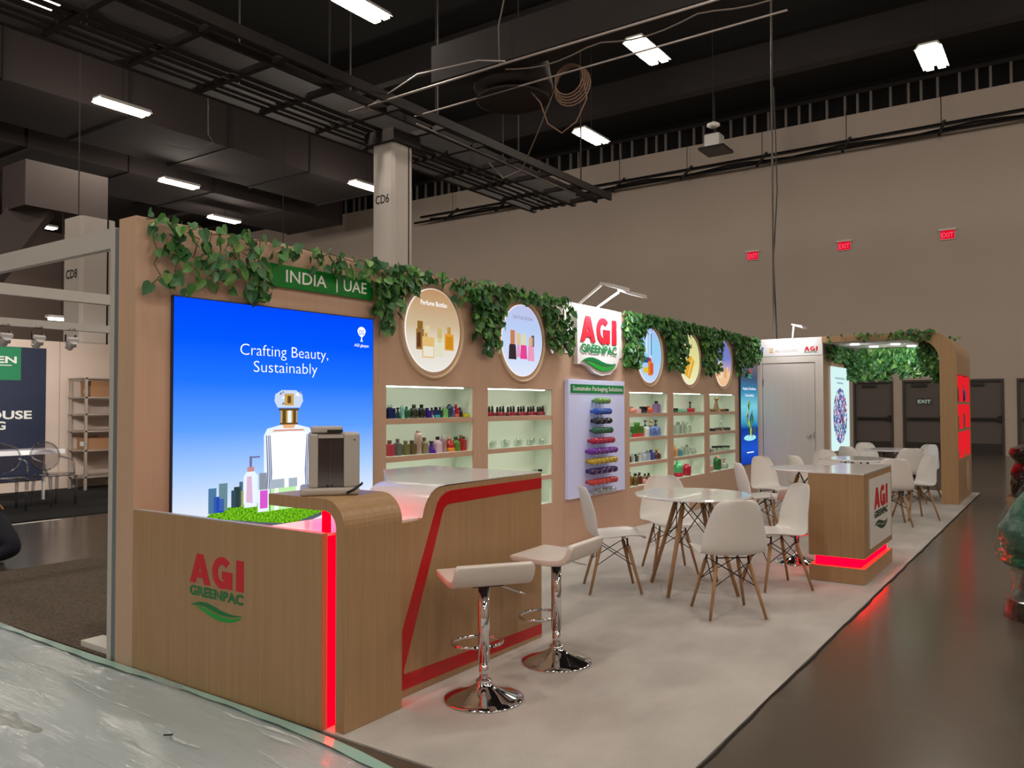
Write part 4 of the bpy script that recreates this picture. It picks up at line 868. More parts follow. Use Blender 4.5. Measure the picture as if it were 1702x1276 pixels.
CH = [  # (x, y, facing x, facing y, label)
 (5.822, 3.068, 0.50, -0.68, 'white shell chair nearest the product board, facing the front round table'),
 (6.755, 2.985, -0.62, -0.50, 'white shell chair behind the front round table, backing the lit niches'),
 (5.625, 2.046, 0.63, 0.53, 'white shell chair in the foreground, its rounded back turned to us'),
 (6.657, 2.010, -0.60, 0.62, 'white shell chair right of the front table, beside the podium'),
 (9.09, 2.93, 0.50, -0.75, 'white shell chair with bluish back, left of the second round table'),
 (10.05, 3.05, -0.45, -0.85, 'white shell chair before the blue banner, turned towards the second table'),
 (10.78, 2.83, 0.75, -0.60, 'slim side-on white shell chair in front of the storage door'),
 (11.97, 2.80, -0.70, -0.65, 'white shell chair just behind the podium top, before the mosaic banner'),
 (13.52, 2.80, 0.85, -0.50, 'small grey-shaded shell chair overlapping the mosaic banner foot'),
 (14.58, 2.79, -0.75, -0.60, 'white shell chair left of the rear table, against the dark doors'),
 (13.46, 2.06, 0.90, 0.35, 'shell chair seen from behind at the rear table, right of the podium'),
 (14.42, 2.03, -0.80, 0.55, 'bluish white shell chair against the arch leg at the rear table'),
 (11.60, 1.70, -0.62, 0.78, 'white shell chair nearest the carpet edge, facing left before the arch'),
 (10.86, 1.86, 0.90, 0.35, 'tan-lit shell chair back peeking out right behind the podium')]
ch0 = make_chair()
for i, (x, y2, fx, fy, lab) in enumerate(CH):
    o = ch0 if i == 0 else copy_tree(ch0)
    o.location = (x, y2, 0.0); o.rotation_euler = (0, 0, math.atan2(fy, fx)); o['label'] = lab
def make_table():
    t = thing('round_table', 'x', 'table', (0,0,0), 0, 'white round tables on wooden legs')
    MB().lathe([(0.44,0.762),(0.458,0.764),(0.463,0.772),(0.458,0.782),(0.44,0.784)], 48).build('table_top', WHITE, t, smooth=False, world=False)
    tp = {}; ft = {}
    for k in range(4):
        a = math.radians(83+90*k); d = Vector((math.cos(a), math.sin(a), 0))
        A = d*0.145+Vector((0,0,0.735)); C = d*0.39+Vector((0,0,0.017)); tp[k] = A; ft[k] = C
        lg = MB().tube([C, C+(A-C)*0.5, A-(A-C)*0.05], 0.015, 8, 0.021).build('leg', BEECH, t, smooth=True, world=False)
        MB().tube([A-(A-C)*0.08, A, A+Vector((0,0,0.03))], 0.010, 6).build('leg_bracket', BLACKM, lg, world=False)
    for k in range(4):
        j = (k+1) % 4
        for p0, p1 in ((ft[k]+(tp[k]-ft[k])*0.52, tp[j]), (ft[j]+(tp[j]-ft[j])*0.52, tp[k])):
            MB().tube([p0, p1], 0.0045, 5).build('brace_rod', BLACKM, t, world=False)
    MB().lathe([(0.16,0.745),(0.16,0.762)], 16).build('mount_plate', BLACKM, t, world=False)
    return t
tb0 = make_table()
for i, (x, y2, lab) in enumerate(((6.17, 2.525, 'white round table in front, ringed by four shell chairs'), (9.42, 2.42, 'white round table partly hidden behind the podium, before the storage door'),
        (11.38, 2.36, 'white round table glimpsed just over the podium top'), (14.0, 2.385, 'white round table at the back under the ivy arch'))):
    o = tb0 if i == 0 else copy_tree(tb0)
    o.location = (x, y2, 0.0); o['label'] = lab; o.rotation_euler = (0,0,0.35*i)

# ------------------------------------------------------------------ bar stools
def make_stool():
    t = thing('bar_stool', 'x', 'stool', (0,0,0), 0, 'chrome bar stools with low-backed seats')
    MB().lathe([(0.205,0.010),(0.207,0.014),(0.200,0.020),(0.165,0.030),(0.120,0.044),(0.080,0.060),(0.050,0.078),(0.038,0.092),(0.036,0.10)], 40).build('base', CHROME, t, smooth=True, world=False)
    MB().lathe([(0.024,0.095),(0.024,0.20)], 20).build('lower_tube', CHROME, t, smooth=True, world=False)
    MB().lathe([(0.030,0.195),(0.030,0.590)], 20).build('pole', CHROME, t, smooth=True, world=False)
    MB().lathe([(0.040,0.092),(0.042,0.100),(0.036,0.108)], 20).build('collar', CHROME, t, smooth=True, world=False)
    # foot ring: an oval loop in front of the pole (front = +y)
    MB().tube([(0.135*math.cos(a*PI/14), 0.115+0.105*math.sin(a*PI/14), 0.262) for a in range(29)], 0.009, 8, caps=False).build('foot_ring', CHROME, t, smooth=True, world=False)
    MB().tube([(-0.05, 0.015, 0.262), (0.05, 0.015, 0.262)], 0.010, 6).build('ring_clamp', CHROME, t, world=False)
    box('seat_mount', BLACKM, t, -0.08, 0.08, -0.08, 0.08, 0.588, 0.602, world=False)
    prof = [(0.20,0.614),(0.185,0.624),(0.12,0.622),(0.03,0.616),(-0.06,0.614),(-0.12,0.620),(-0.155,0.636),(-0.180,0.668),(-0.192,0.705),(-0.196,0.722)]
    vs = []; fs = []; NU = 6
    for i, (yy, z) in enumerate(prof):
        w = 0.205 if 0 < i < len(prof)-1 else 0.192
        for j in range(NU+1):
            u = -1+2*j/NU; vs.append((w*u, yy, z))
    for i in range(len(prof)-1):
        for j in range(NU): fs.append((i*(NU+1)+j, i*(NU+1)+j+1, (i+1)*(NU+1)+j+1, (i+1)*(NU+1)+j))
    o = MB().add(vs, fs).build('seat', mat('white_leatherette', (222, 212, 206), 0.35), t, smooth=True, world=False)
    m = o.modifiers.new('pad', 'SOLIDIFY'); m.thickness = 0.034; m.offset = 0
    bevel(o, 0.010, 2)
    MB().tube([(0.03, -0.02, 0.595), (0.10, -0.05, 0.575), (0.15, -0.08, 0.555), (0.19, -0.10, 0.545)], 0.005, 6).build('lift_lever', CHROME, t, smooth=True, world=False)
    return t
st0 = make_stool()
for i, (x, y2, a, lab) in enumerate(((3.305, 2.48, math.radians(-36), 'chrome bar stool nearest us in front of the reception counter'), (4.015, 2.485, math.radians(4), 'chrome bar stool at the right end of the reception counter'), (7.80, 2.16, math.radians(-62), 'chrome bar stool behind the podium, half hidden by chairs'))):
    o = st0 if i == 0 else copy_tree(st0)
    o.location = (x, y2, 0.0); o.rotation_euler = (0, 0, a); o['label'] = lab

# ------------------------------------------------------------------ bottles in the niches
BLK = mat('black_gloss_cap', (20, 19, 20), 0.2); SILV = mat('silver_cap', (190, 190, 190), 0.2, metal=0.9); GOLDC = mat('gold_cap', (190, 150, 80), 0.25, metal=0.8)
NAME = {0: 'leftmost', 1: 'second', 2: 'third', 3: 'fourth', 4: 'rightmost'}
SHN = ['top shelf', 'second shelf', 'third shelf', 'bottom shelf']
CAPM = {'k': BLK, 's': SILV, 'g': GOLDC}
def bottle(kind, w, h, m, capm, name, label, cat, loc, group, m2=None):
    t = thing(name, label, cat, loc, 0, group)
    d = min(w, 0.075 if kind == 'rect' else 0.12)*0.5; r = w/2
    B = MB(); C = MB(); cap = True
    if kind == 'rect':
        B.lathe([(0.94,0.0),(1.0,0.004),(1.0,h*0.70),(0.92,h*0.745),(0.34,h*0.78),(0.34,h*0.82)], 16, (0,0,0), r, d, 6.0)
        C.lathe([(0.44,h*0.80),(0.46,h*0.81),(0.46,h*0.985),(0.42,h)], 12, (0,0,0), r, min(d, r), 5.0)
    elif kind == 'round':
        B.lathe([(0.8,0.0),(0.96,h*0.03),(1.0,h*0.12),(1.0,h*0.52),(0.9,h*0.66),(0.55,h*0.76),(0.3,h*0.79),(0.3,h*0.82)], 16, (0,0,0), r, d)
        C.lathe([(0.40,h*0.80),(0.42,h*0.81),(0.42,h*0.97),(0.36,h)], 12, (0,0,0), r, d)
    elif kind == 'ball':
        B.lathe([(0.55,0.0),(0.85,h*0.10),(1.0,h*0.33),(0.94,h*0.52),(0.70,h*0.68),(0.28,h*0.77),(0.28,h*0.80)], 16, (0,0,0), r, d)
        C.lathe([(0.36,h*0.79),(0.40,h*0.85),(0.36,h*0.96),(0.2,h)], 12, (0,0,0), r, d)
    elif kind == 'tower':
        B.lathe([(1.0,0.0),(0.92,h*0.04),(0.60,h*0.26),(0.38,h*0.52),(0.28,h*0.74),(0.26,h*0.78)], 12, (0,0,0), r, d, 4.0)
        C.lathe([(0.22,h*0.77),(0.52,h*0.90),(0.54,h*0.98),(0.45,h)], 12, (0,0,0), r, d)
    elif kind == 'bullet':
        B.lathe([(0.9,0.0),(1.0,h*0.03),(1.0,h*0.72),(0.86,h*0.84),(0.60,h*0.90)], 16, (0,0,0), r, d)
        C.lathe([(0.52,h*0.89),(0.52,h*0.98),(0.40,h)], 12, (0,0,0), r, d)
    elif kind == 'jar':
        B.lathe([(0.85,0.0),(1.0,h*0.08),(1.0,h*0.58),(0.9,h*0.64)], 16, (0,0,0), r, d)
        C.lathe([(0.96,h*0.62),(1.0,h*0.66),(1.0,h*0.96),(0.92,h)], 16, (0,0,0), r, d)
    elif kind == 'cup':
        B.lathe([(0.8,0.0),(1.0,h*0.06),(1.0,h*0.9),(0.96,h),(0.88,h),(0.88,h*0.1),(0.3,h*0.09)], 16, (0,0,0), r, d); cap = False
    elif kind == 'polish':
        B.lathe([(0.9,0.0),(1.0,h*0.05),(0.95,h*0.36),(0.45,h*0.45)], 10, (0,0,0), r, d, 3.0)
        C.lathe([(0.52,h*0.44),(0.60,h*0.47),(0.46,h*0.98),(0.36,h)], 10, (0,0,0), r, d)
    elif kind == 'pump':
        B.lathe([(0.9,0.0),(1.0,h*0.03),(1.0,h*0.50),(0.85,h*0.58),(0.35,h*0.64)], 16, (0,0,0), r, d, 3.0)
        C.lathe([(0.34,h*0.63),(0.34,h*0.72),(0.12,h*0.74),(0.12,h*0.92),(0.34,h*0.93),(0.34,h)], 12, (0,0,0), r, d)
    elif kind == 'decanter':
        B.lathe([(0.8,0.0),(1.0,h*0.08),(1.0,h*0.42),(0.6,h*0.58),(0.22,h*0.66),(0.22,h*0.72)], 12, (0,0,0), r, d)
        C.lathe([(0.18,h*0.71),(0.34,h*0.82),(0.26,h*0.95),(0.1,h)], 10, (0,0,0), r, d)
    b = B.build('body', m, t, smooth=(kind not in ('rect', 'tower')), world=False)
    if m2: 
        MB().lathe([(0.99,h*0.005),(1.03,h*0.02),(1.03,h*0.24),(0.99,h*0.26)], 16, (0,0,0), r, d, 6.0 if kind == 'rect' else 2.0).build('tinted_base', m2, b, smooth=True, world=False)
    if cap:
        c = C.build('cap' if kind != 'pump' else 'pump_head', capm, t, smooth=True, world=False)
        if kind == 'pump': MB().tube([(0, 0, h*0.965), (r*0.9, 0, h*0.955), (r*1.0, 0, h*0.93)], 0.006, 6).build('spout', capm, c, world=False)
    return t
def shelf_row(ni, si, items):
    z = (SH+[ZB+0.006])[si]+0.0005
    for k, it in enumerate(items):
        x, w, h, kind, rgb, capk, desc = it[:7]
        m = CLEAR if rgb is None else colour(rgb, 0.12, 0.15)
        cm = CAPM[capk] if isinstance(capk, str) else (CLEAR if capk is None else colour(capk, 0.2, 0.1))
        name = {'jar': 'jar', 'cup': 'glass_cup', 'polish': 'polish_bottle', 'pump': 'pump_bottle', 'decanter': 'decanter'}.get(kind, 'bottle')
        lab = '%s, %s from left, %s of %s wall niche' % (desc, ORD[k], SHN[si], NAME[ni])
        dep = it[7] if len(it) > 7 else 0.085
        m2 = colour(it[8], 0.12, 0.1) if len(it) > 8 else None
        a0, a1 = NX0[ni]+0.012+w/2, NX0[ni]+NWID-0.012-w/2
        bottle(kind, w, h, m, cm, name, lab, name.replace('_', ' ').split()[-1], (max(a0, min(a1, x)), YW+dep, z), 'bottles on the lit shelves', m2)
shelf_row(0, 0, [(4.655,.05,.096,'rect',(18,28,80),'k','dark navy bottle'),(4.745,.085,.111,'rect',(24,40,96),None,'navy square bottle in clear shell'),(4.840,.055,.088,'tower',(20,70,70),'k','teal cone bottle'),(4.892,.042,.111,'bullet',(140,200,190),None,'pale teal bottle'),(4.945,.052,.097,'round',(30,96,66),(30,96,66),'green rounded bottle'),
 (5.035,.084,.113,'round',(44,50,36),(50,56,44),'dark olive round bottle'),(5.13,.078,.113,'round',(36,38,36),'k','charcoal round bottle'),(5.203,.056,.084,'rect',(54,30,140),(54,30,140),'indigo bottle'),(5.262,.046,.087,'tower',(60,40,90),'k','purple tapered bottle'),(5.318,.058,.091,'rect',(30,50,110),'k','blue bottle with teal foot',.085,(40,150,180)),
 (5.372,.038,.091,'rect',(26,70,56),'k','slim dark green bottle'),(5.425,.060,.101,'rect',(130,196,120),None,'pale green bottle'),(5.500,.060,.115,'bullet',(18,64,84),(18,64,84),'dark teal bullet bottle'),(5.549,.032,.10,'rect',(110,100,180),(150,140,200),'slim lavender bottle'),(5.590,.048,.115,'rect',(186,30,72),(186,30,72),'crimson tall bottle',.085,(226,110,60)),
 (5.645,.056,.087,'round',(60,18,34),'k','dark maroon bottle'),(5.700,.046,.087,'rect',(22,22,22),'k','black square bottle',.15),(5.69,.062,.030,'cup',(206,206,40),None,'tiny yellow cube bottle',.045)])
shelf_row(0, 1, [(4.745,.062,.127,'rect',(196,60,80),(120,80,80),'red flat bottle'),(4.838,.054,.135,'rect',(110,112,110),(100,100,96),'grey slim bottle'),(4.932,.062,.116,'rect',(120,118,76),(110,104,76),'olive bottle'),(5.010,.066,.117,'rect',(104,92,58),(90,80,60),'brown olive bottle'),(5.087,.064,.198,'bullet',(190,160,150),(150,130,126),'tall pinkish bottle'),
 (5.165,.078,.136,'round',(134,128,92),(110,100,70),'olive rounded bottle'),(5.256,.086,.101,'tower',(76,20,150),'k','purple tower shaped bottle'),(5.340,.085,.137,'round',(226,190,214),'k','clear pink bottle with black cap'),(5.418,.060,.144,'bullet',(170,150,150),'s','grey pink bottle'),(5.500,.096,.132,'ball',(196,36,44),(196,150,130),'red and orange globe bottle',.085,(236,140,40)),
 (5.590,.084,.128,'round',(96,140,50),(30,80,40),'green bottle'),(5.662,.060,.141,'rect',(190,44,40),(110,120,90),'red bottle with grey cap'),(5.715,.040,.126,'rect',(186,30,50),(90,100,80),'slim red bottle')])
shelf_row(0, 2, [(5.1,.06,.10,'rect',None,None,'clear bottle'),(5.5,.07,.12,'round',None,'s','clear round bottle')])
shelf_row(1, 0, [(6.03+i*0.059,.044,.090+0.004*(i % 3),'polish',((120,20,34), (170,24,48), (140,16,40))[i % 3],'k',('dark red nail polish bottle', 'red nail polish bottle', 'wine red nail polish bottle')[i % 3], .075+0.008*((i*7) % 3)) for i in range(18)])
shelf_row(1, 1, [(6.06+i*0.075,.05,.055+0.008*((i*5) % 4),'jar' if i % 3 else 'cup',None,None,'small clear glass jar', .06+0.06*((i*7) % 3)/2) for i in range(13)])
shelf_row(1, 2, [(6.75,.05,.05,'jar',None,'s','small clear jar'),(6.87,.05,.06,'cup',None,None,'small clear cup'),(6.97,.05,.055,'jar',None,'k','small clear jar with dark lid')])
shelf_row(1, 3, [(6.90,.09,.10,'cup',None,None,'clear drinking glass')])
shelf_row(2, 0, [(9.07,.15,.086,'ball',(232,140,120),(226,150,130),'coral globe bottle'),(9.235,.10,.055,'cup',(236,180,190),None,'pink open ring jar'),(9.41,.11,.084,'cup',(22,22,24),None,'black square holder'),(9.565,.16,.094,'ball',(240,100,66),(240,110,70),'orange globe bottle'),(9.80,.13,.154,'rect',(150,120,180),'k','lavender bottle with black cap')])
shelf_row(2, 1, [(9.00,.07,.088,'round',(110,170,140),(110,170,140),'small green bottle'),(9.23,.28,.185,'rect',(70,130,50),(70,150,40),'large green and red flask',.09,(200,40,44)),(9.455,.11,.206,'pump',(226,230,226),'k','clear pump bottle with black head'),(9.62,.12,.207,'pump',(96,130,206),'g','blue pump bottle'),(9.77,.12,.205,'pump',(120,150,216),'k','pale blue pump bottle')])
shelf_row(2, 2, [(9.00,.055,.107,'round',(50,54,50),'k','dark little bottle'),(9.08,.06,.108,'rect',(200,206,206),None,'pale clear bottle'),(9.17,.06,.098,'rect',(60,66,64),'k','smoked bottle with black cap'),(9.265,.09,.11,'rect',(210,216,212),'s','clear bottle with silver cap'),(9.385,.10,.117,'round',(176,190,214),None,'bluish clear bottle'),(9.50,.10,.128,'rect',(170,186,206),'s','ice blue bottle'),(9.625,.11,.131,'rect',(60,76,170),(60,76,170),'royal blue bottle'),(9.79,.15,.138,'decanter',(86,44,36),'g','brown decanter')])
shelf_row(2, 3, [(8.91,.07,.13,'round',(120,86,40),'k','amber dropper bottle'),(9.00,.07,.173,'round',(134,100,50),'k','tall amber dropper bottle'),(9.085,.08,.150,'round',(110,80,40),'k','amber bottle',.05),(9.18,.07,.139,'round',(120,84,44),'k','slim amber bottle'),(9.28,.08,.145,'round',(96,60,36),'k','brown dropper bottle'),(9.34,.08,.078,'round',(226,150,140),(226,150,140),'small pink bottle',.05),(9.44,.07,.121,'round',(110,74,40),'k','little amber bottle'),(9.55,.07,.121,'round',(96,66,36),'k','little brown bottle')])
shelf_row(3, 0, [(10.40,.09,.057,'jar',(70,100,84),'k','dark green jar'),(10.54,.10,.047,'jar',(120,200,170),(150,214,190),'pale teal jar'),(10.68,.12,.051,'jar',(100,190,160),(140,210,180),'teal jar'),(10.94,.24,.055,'jar',(206,30,56),(226,60,80),'wide red jar'),(11.10,.07,.147,'tower',(90,76,56),'k','brown tapered bottle',.15)])
shelf_row(3, 1, [(10.50,.16,.169,'rect',None,'s','large clear bottle'),(10.68,.10,.175,'rect',None,None,'slim clear bottle'),(10.82,.12,.162,'round',None,None,'clear round bottle')])
shelf_row(3, 2, [(10.25,.12,.174,'round',(226,160,60),(226,170,80),'amber bottle'),(10.40,.08,.159,'round',(226,170,110),(230,190,140),'pale amber bottle'),(10.53,.11,.106,'rect',(70,160,190),None,'small blue bottle'),(10.65,.09,.139,'rect',None,None,'clear bottle'),(10.80,.11,.151,'rect',None,'s','clear bottle with silver collar'),(10.95,.09,.091,'round',None,'s','short clear bottle'),(11.08,.07,.09,'round',None,None,'little clear bottle')])
shelf_row(3, 3, [(10.50,.15,.241,'round',(80,186,120),(90,196,140),'tall green and red bottle',.085,(206,50,80)),(10.80,.16,.162,'bullet',(196,26,60),(170,30,60),'crimson bottle')])
shelf_row(4, 0, [(11.56,.10,.138,'round',(110,150,130),'s','grey green bottle'),(11.66,.06,.123,'tower',(150,130,110),'g','slim tan bottle'),(11.84,.10,.040,'jar',(120,40,40),'g','low red jar'),(11.98,.17,.207,'tower',(170,140,110),'g','tan tower shaped bottle'),(12.12,.10,.040,'jar',(110,60,50),'g','low brown jar',.05),(12.36,.14,.038,'jar',(40,36,30),'k','low black jar')])
shelf_row(4, 1, [(11.53,.05,.036,'jar',(50,46,40),'k','tiny dark jar',.05),(11.60,.14,.147,'decanter',(40,36,30),'k','black decanter',.13),(11.80,.11,.045,'jar',(60,56,44),'k','dark low jar'),(11.92,.10,.042,'jar',(150,120,90),'k','tan low jar'),(12.06,.14,.050,'jar',(140,40,44),'k','red low jar'),(12.17,.08,.157,'decanter',None,'s','clear stoppered bottle'),(12.42,.13,.045,'jar',(80,76,66),'k','grey low jar')])
shelf_row(4, 2, [(11.60,.11,.050,'jar',(90,92,86),'k','clear jar with black lid'),(11.74,.10,.035,'jar',(150,150,140),'s','low pale jar'),(11.90,.10,.083,'jar',None,'k','tall clear jar with black lid'),(12.10,.15,.079,'jar',None,'k','wide clear jar with black lid'),(12.38,.14,.068,'jar',None,'k','clear jar with dark lid')])
shelf_row(4, 3, [(11.66,.13,.158,'pump',(206,150,150),(186,70,76),'pink pump bottle'),(12.00,.16,.205,'bullet',(40,110,54),(230,110,120),'green bottle with pink cap'),(12.28,.14,.146,'pump',(190,200,190),(200,80,90),'clear pump bottle with red head')])
# items in the red-lit arch leg
for i, (x, z, w, h, kind, rgb, d) in enumerate(((13.86,1.535,.18,.26,'bullet',(30,20,30),'black bottle in the upper left red niche'),(14.86,1.535,.34,.30,'ball',(60,40,150),'violet globe bottle in the upper right red niche'),(13.86,1.115,.16,.26,'bullet',(180,120,40),'gold bottle in the middle left red niche'),(14.80,1.115,.34,.30,'rect',(20,16,20),'black box bottle in the middle right red niche'),(13.84,0.667,.16,.22,'ball',(226,120,90),'coral bottle in the lower left red niche'),(14.72,0.667,.20,.36,'tower',(236,120,60),'orange tapered bottle in the lower right red niche'))):
    bottle(kind, w, h, colour(rgb, 0.15, 0.1), GOLDC if i in (2, 4, 5) else BLK, 'bottle', d, 'bottle', (x, 1.468, z), 'bottles in the arch leg')
#PART4
# ------------------------------------------------------------------ ivy garlands
def leaf_mesh(i, m):
    rnd = random.Random(100+i); w = 0.40+0.06*rnd.random(); fold = 0.10+0.10*rnd.random(); curl = 0.12*rnd.random()
    half = [(0.0,0.02),(0.26,0.08),(0.40,-0.10),(0.42,-0.30),(0.32,-0.55),(0.16,-0.80),(0.0,-1.0)]
    vs = []; fs = []
    mid = [(0.0,0.0),(0.0,-0.33),(0.0,-0.66),(0.0,-1.0)]
    for x, z in mid: vs.append((0, -curl*z*z, z))
    R = [(0.26,0.10),(0.43,-0.16),(0.34,-0.52),(0.14,-0.84)]
    for s in (1, -1):
        for x, z in R: vs.append((s*x*w/0.42, -fold*x*2-curl*z*z, z))
    a, b = 4, 8
    fs = [(0,a,a+1,1),(1,a+1,a+2,2),(2,a+2,a+3,3),(0,1,b+1,b),(1,2,b+2,b+1),(2,3,b+3,b+2)]
    return MB().add(vs, fs).mesh('leaf', m, False)
LEAVES = [leaf_mesh(i, GREENS[i % 5]) for i in range(10)]
def leaf_mat(rnd, p, s, face=None):
    e = Euler((rnd.uniform(-0.9, 0.5), rnd.uniform(-0.9, 0.9), rnd.uniform(-1.0, 1.0)), 'XYZ').to_matrix().to_4x4()
    m = Matrix.Translation(p) @ (face if face is not None else Matrix.Identity(4)) @ e @ Matrix.Scale(s, 4)
    return m
def garland(name, label, loc, blobs, seed, joined=False, face=None, size=(0.055, 0.085), stems=()):
    """blobs: (x0, x1, z0, z1, count, hang): leaves fill the strip; hang>0 thins them out towards the bottom"""
    rnd = random.Random(seed)
    t = thing(name, label, 'garland', loc, 0, 'ivy garlands on the booth')
    L = Vector(loc); jm = [MB() for _ in range(5)]
    for (p0, p1, z0, z1, n, hang) in blobs:
        for k in range(n):
            u = rnd.random(); v = rnd.random()
            if hang: v = 1-(1-v)*(0.35+0.65*rnd.random()**hang)
            p = Vector(p0).lerp(Vector(p1), u); p.z = z0+(z1-z0)*v
            if face is None: p.y -= rnd.uniform(0.035, 0.11)
            else: p.x -= rnd.uniform(0.0, 0.12)
            s = rnd.uniform(*size); mi = rnd.choices(range(10), weights=[3,3,2,3,1,3,3,2,3,1])[0]
            mw = leaf_mat(rnd, p-L, s, face)
            if joined:
                me = LEAVES[mi]; jm[mi % 5].add([mw @ v_.co for v_ in me.vertices], [tuple(f.vertices) for f in me.polygons])
            else:
                o = bpy.data.objects.new('leaf', LEAVES[mi]); COL.objects.link(o); o.parent = t; o.matrix_local = mw
    if joined:
        for b in jm:
            if b.v:
                o = b.build('foliage', GREENS[jm.index(b)], t, world=False); o['kind'] = 'stuff'
    for st in stems: MB().tube(st, 0.0035, 4).build('stem', STEMM, t)
    return t
def vine(x, z0, z1, seed, y=YW-0.03):
    r = random.Random(seed); n = 6
    return [(x+r.uniform(-0.05, 0.05)*(1 if i else 0), y-r.uniform(0, 0.02), z0+(z1-z0)*i/n) for i in range(n+1)]
def B(x0, x1, z0, z1, n, hang=0.0, y=YW): return ((x0, y, 0), (x1, y, 0), z0, z1, n, hang)
top = lambda a, b, sd: [(a+(b-a)*i/10, YW-0.02-0.02*math.sin(i*1.7+sd), 2.585+0.02*math.sin(i*2.1+sd)) for i in range(11)]
garland('ivy_garland', 'loose ivy garland over the big screen at the left end', (2.9, YW-0.03, 2.4),
    [B(2.60, 2.85, 2.20, 2.60, 18, 0.4), B(2.70, 3.40, 2.30, 2.58, 62, 0.2), B(2.85, 3.42, 2.20, 2.34, 26), B(2.60, 2.80, 2.18, 2.28, 9), B(3.28, 3.44, 2.16, 2.5, 26), B(2.60, 3.42, 2.57, 2.63, 14)], 1,
    stems=[top(2.6, 3.45, 0)]+[vine(x, 2.58, 2.20+0.1*(i % 3), i) for i, x in enumerate((2.64, 2.75, 2.9, 3.02, 3.16, 3.28, 3.38))])
garland('ivy_garland', 'thin ivy strand running along the top above the green sign', (3.95, YW-0.03, 2.5), [B(3.45, 4.42, 2.50, 2.61, 48), B(3.75, 4.40, 2.47, 2.53, 16)], 2, stems=[top(3.42, 4.42, 1)])
garland('ivy_garland', 'ivy clump hanging between the green sign and the perfume picture', (4.65, YW-0.03, 2.4), [B(4.42, 4.92, 2.42, 2.62, 85), B(4.44, 4.74, 2.20, 2.48, 70, 0.3), B(4.42, 4.60, 2.08, 2.28, 18)], 3, stems=[top(4.4, 5.0, 2)]+[vine(x, 2.58, 2.12+0.06*i, 20+i) for i, x in enumerate((4.46, 4.54, 4.62, 4.72))])
garland('ivy_garland', 'sparse ivy strand arching over the perfume picture', (5.25, YW-0.03, 2.55), [B(4.95, 5.55, 2.53, 2.63, 34), B(5.35, 5.60, 2.40, 2.55, 12)], 4, stems=[top(4.95, 5.6, 3)])
garland('ivy_garland', 'dense ivy clump between the perfume and nail polish pictures', (5.8, YW-0.03, 2.3), [B(5.56, 6.18, 2.40, 2.63, 120), B(5.66, 6.08, 2.12, 2.45, 130, 0.2), B(5.78, 6.02, 1.98, 2.16, 34)], 5, stems=[top(5.55, 6.2, 4)]+[vine(x, 2.58, 2.05, 30+i) for i, x in enumerate((5.7, 5.82, 5.95))])
garland('ivy_garland', 'ivy strand above the nail polish picture', (6.5, YW-0.03, 2.57), [B(6.16, 6.86, 2.51, 2.63, 90)], 6, stems=[top(6.15, 6.9, 5)])
garland('ivy_garland', 'bright ivy clump left of the white logo board', (7.05, YW-0.03, 2.3), [B(6.82, 7.34, 2.35, 2.62, 130), B(6.88, 7.36, 2.05, 2.38, 130, 0.15)], 7, stems=[vine(x, 2.58, 2.05, 40+i) for i, x in enumerate((6.95, 7.08, 7.2))])
garland('ivy_garland', 'bright ivy clump right of the white logo board', (8.8, YW-0.03, 2.3), [B(8.62, 9.10, 2.38, 2.62, 210), B(8.60, 9.02, 1.98, 2.42, 240)], 8, True)
garland('ivy_garland', 'ivy strand over the reed diffuser picture', (9.4, YW-0.03, 2.55), [B(9.08, 9.75, 2.49, 2.63, 170)], 9, True)
garland('ivy_garland', 'ivy clump between the diffuser and yellow pictures', (10.1, YW-0.03, 2.3), [B(9.70, 10.45, 2.40, 2.63, 230), B(9.82, 10.45, 1.95, 2.42, 250, 0.2)], 10, True)
garland('ivy_garland', 'ivy clump between the yellow and dusk pictures', (11.3, YW-0.03, 2.3), [B(10.40, 11.15, 2.50, 2.63, 140), B(11.02, 11.78, 2.35, 2.63, 220), B(11.08, 11.74, 1.95, 2.42, 220, 0.2)], 11, True)
garland('ivy_garland', 'ivy clump above the blue banner beside the storage room', (12.8, YW-0.03, 2.3), [B(11.75, 12.45, 2.50, 2.63, 120), B(12.40, 13.60, 2.20, 2.62, 480), B(12.45, 13.0, 1.98, 2.25, 80)], 12, True)
FX = Matrix.Rotation(-PI/2, 4, 'Z')
garland('ivy_garland', 'thick ivy curtain hanging inside the arch', (15.3, 2.4, 2.2), [((15.30,3.30,0),(15.30,1.66,0),2.08,2.48,1300,0.0), ((15.30,3.30,0),(15.30,2.60,0),1.96,2.12,130,0.0), ((15.28,2.40,0),(15.28,1.66,0),2.0,2.12,130,0.0)], 13, True, FX, (0.07, 0.11))
garland('ivy_garland', 'ivy tuft hanging at the rounded corner of the arch', (13.8, 1.7, 2.2), [((13.95,1.95,0),(13.85,1.66,0),2.05,2.48,170,0.0), ((13.80,1.74,0),(13.80,1.645,0),1.86,2.1,60,0.0)], 14, True, FX, (0.05, 0.08))
garland('ivy_garland', 'ivy spray over the top edge of the arch', (13.56, 2.4, 2.55), [((13.575,3.25,0),(13.575,1.85,0),2.50,2.63,44,0.0), ((13.575,2.2,0),(13.575,1.72,0),2.5,2.64,40,0.0), ((14.6,1.62,0),(15.0,1.5,0),2.56,2.60,6,0.0)], 15, True, FX, (0.05, 0.08))
garland('ivy_garland', 'ivy trailing on the oak side above the mosaic banner', (14.4, YR-0.03, 2.35), [B(13.75, 15.2, 2.22, 2.48, 260, 0.3, YR)], 16, True)

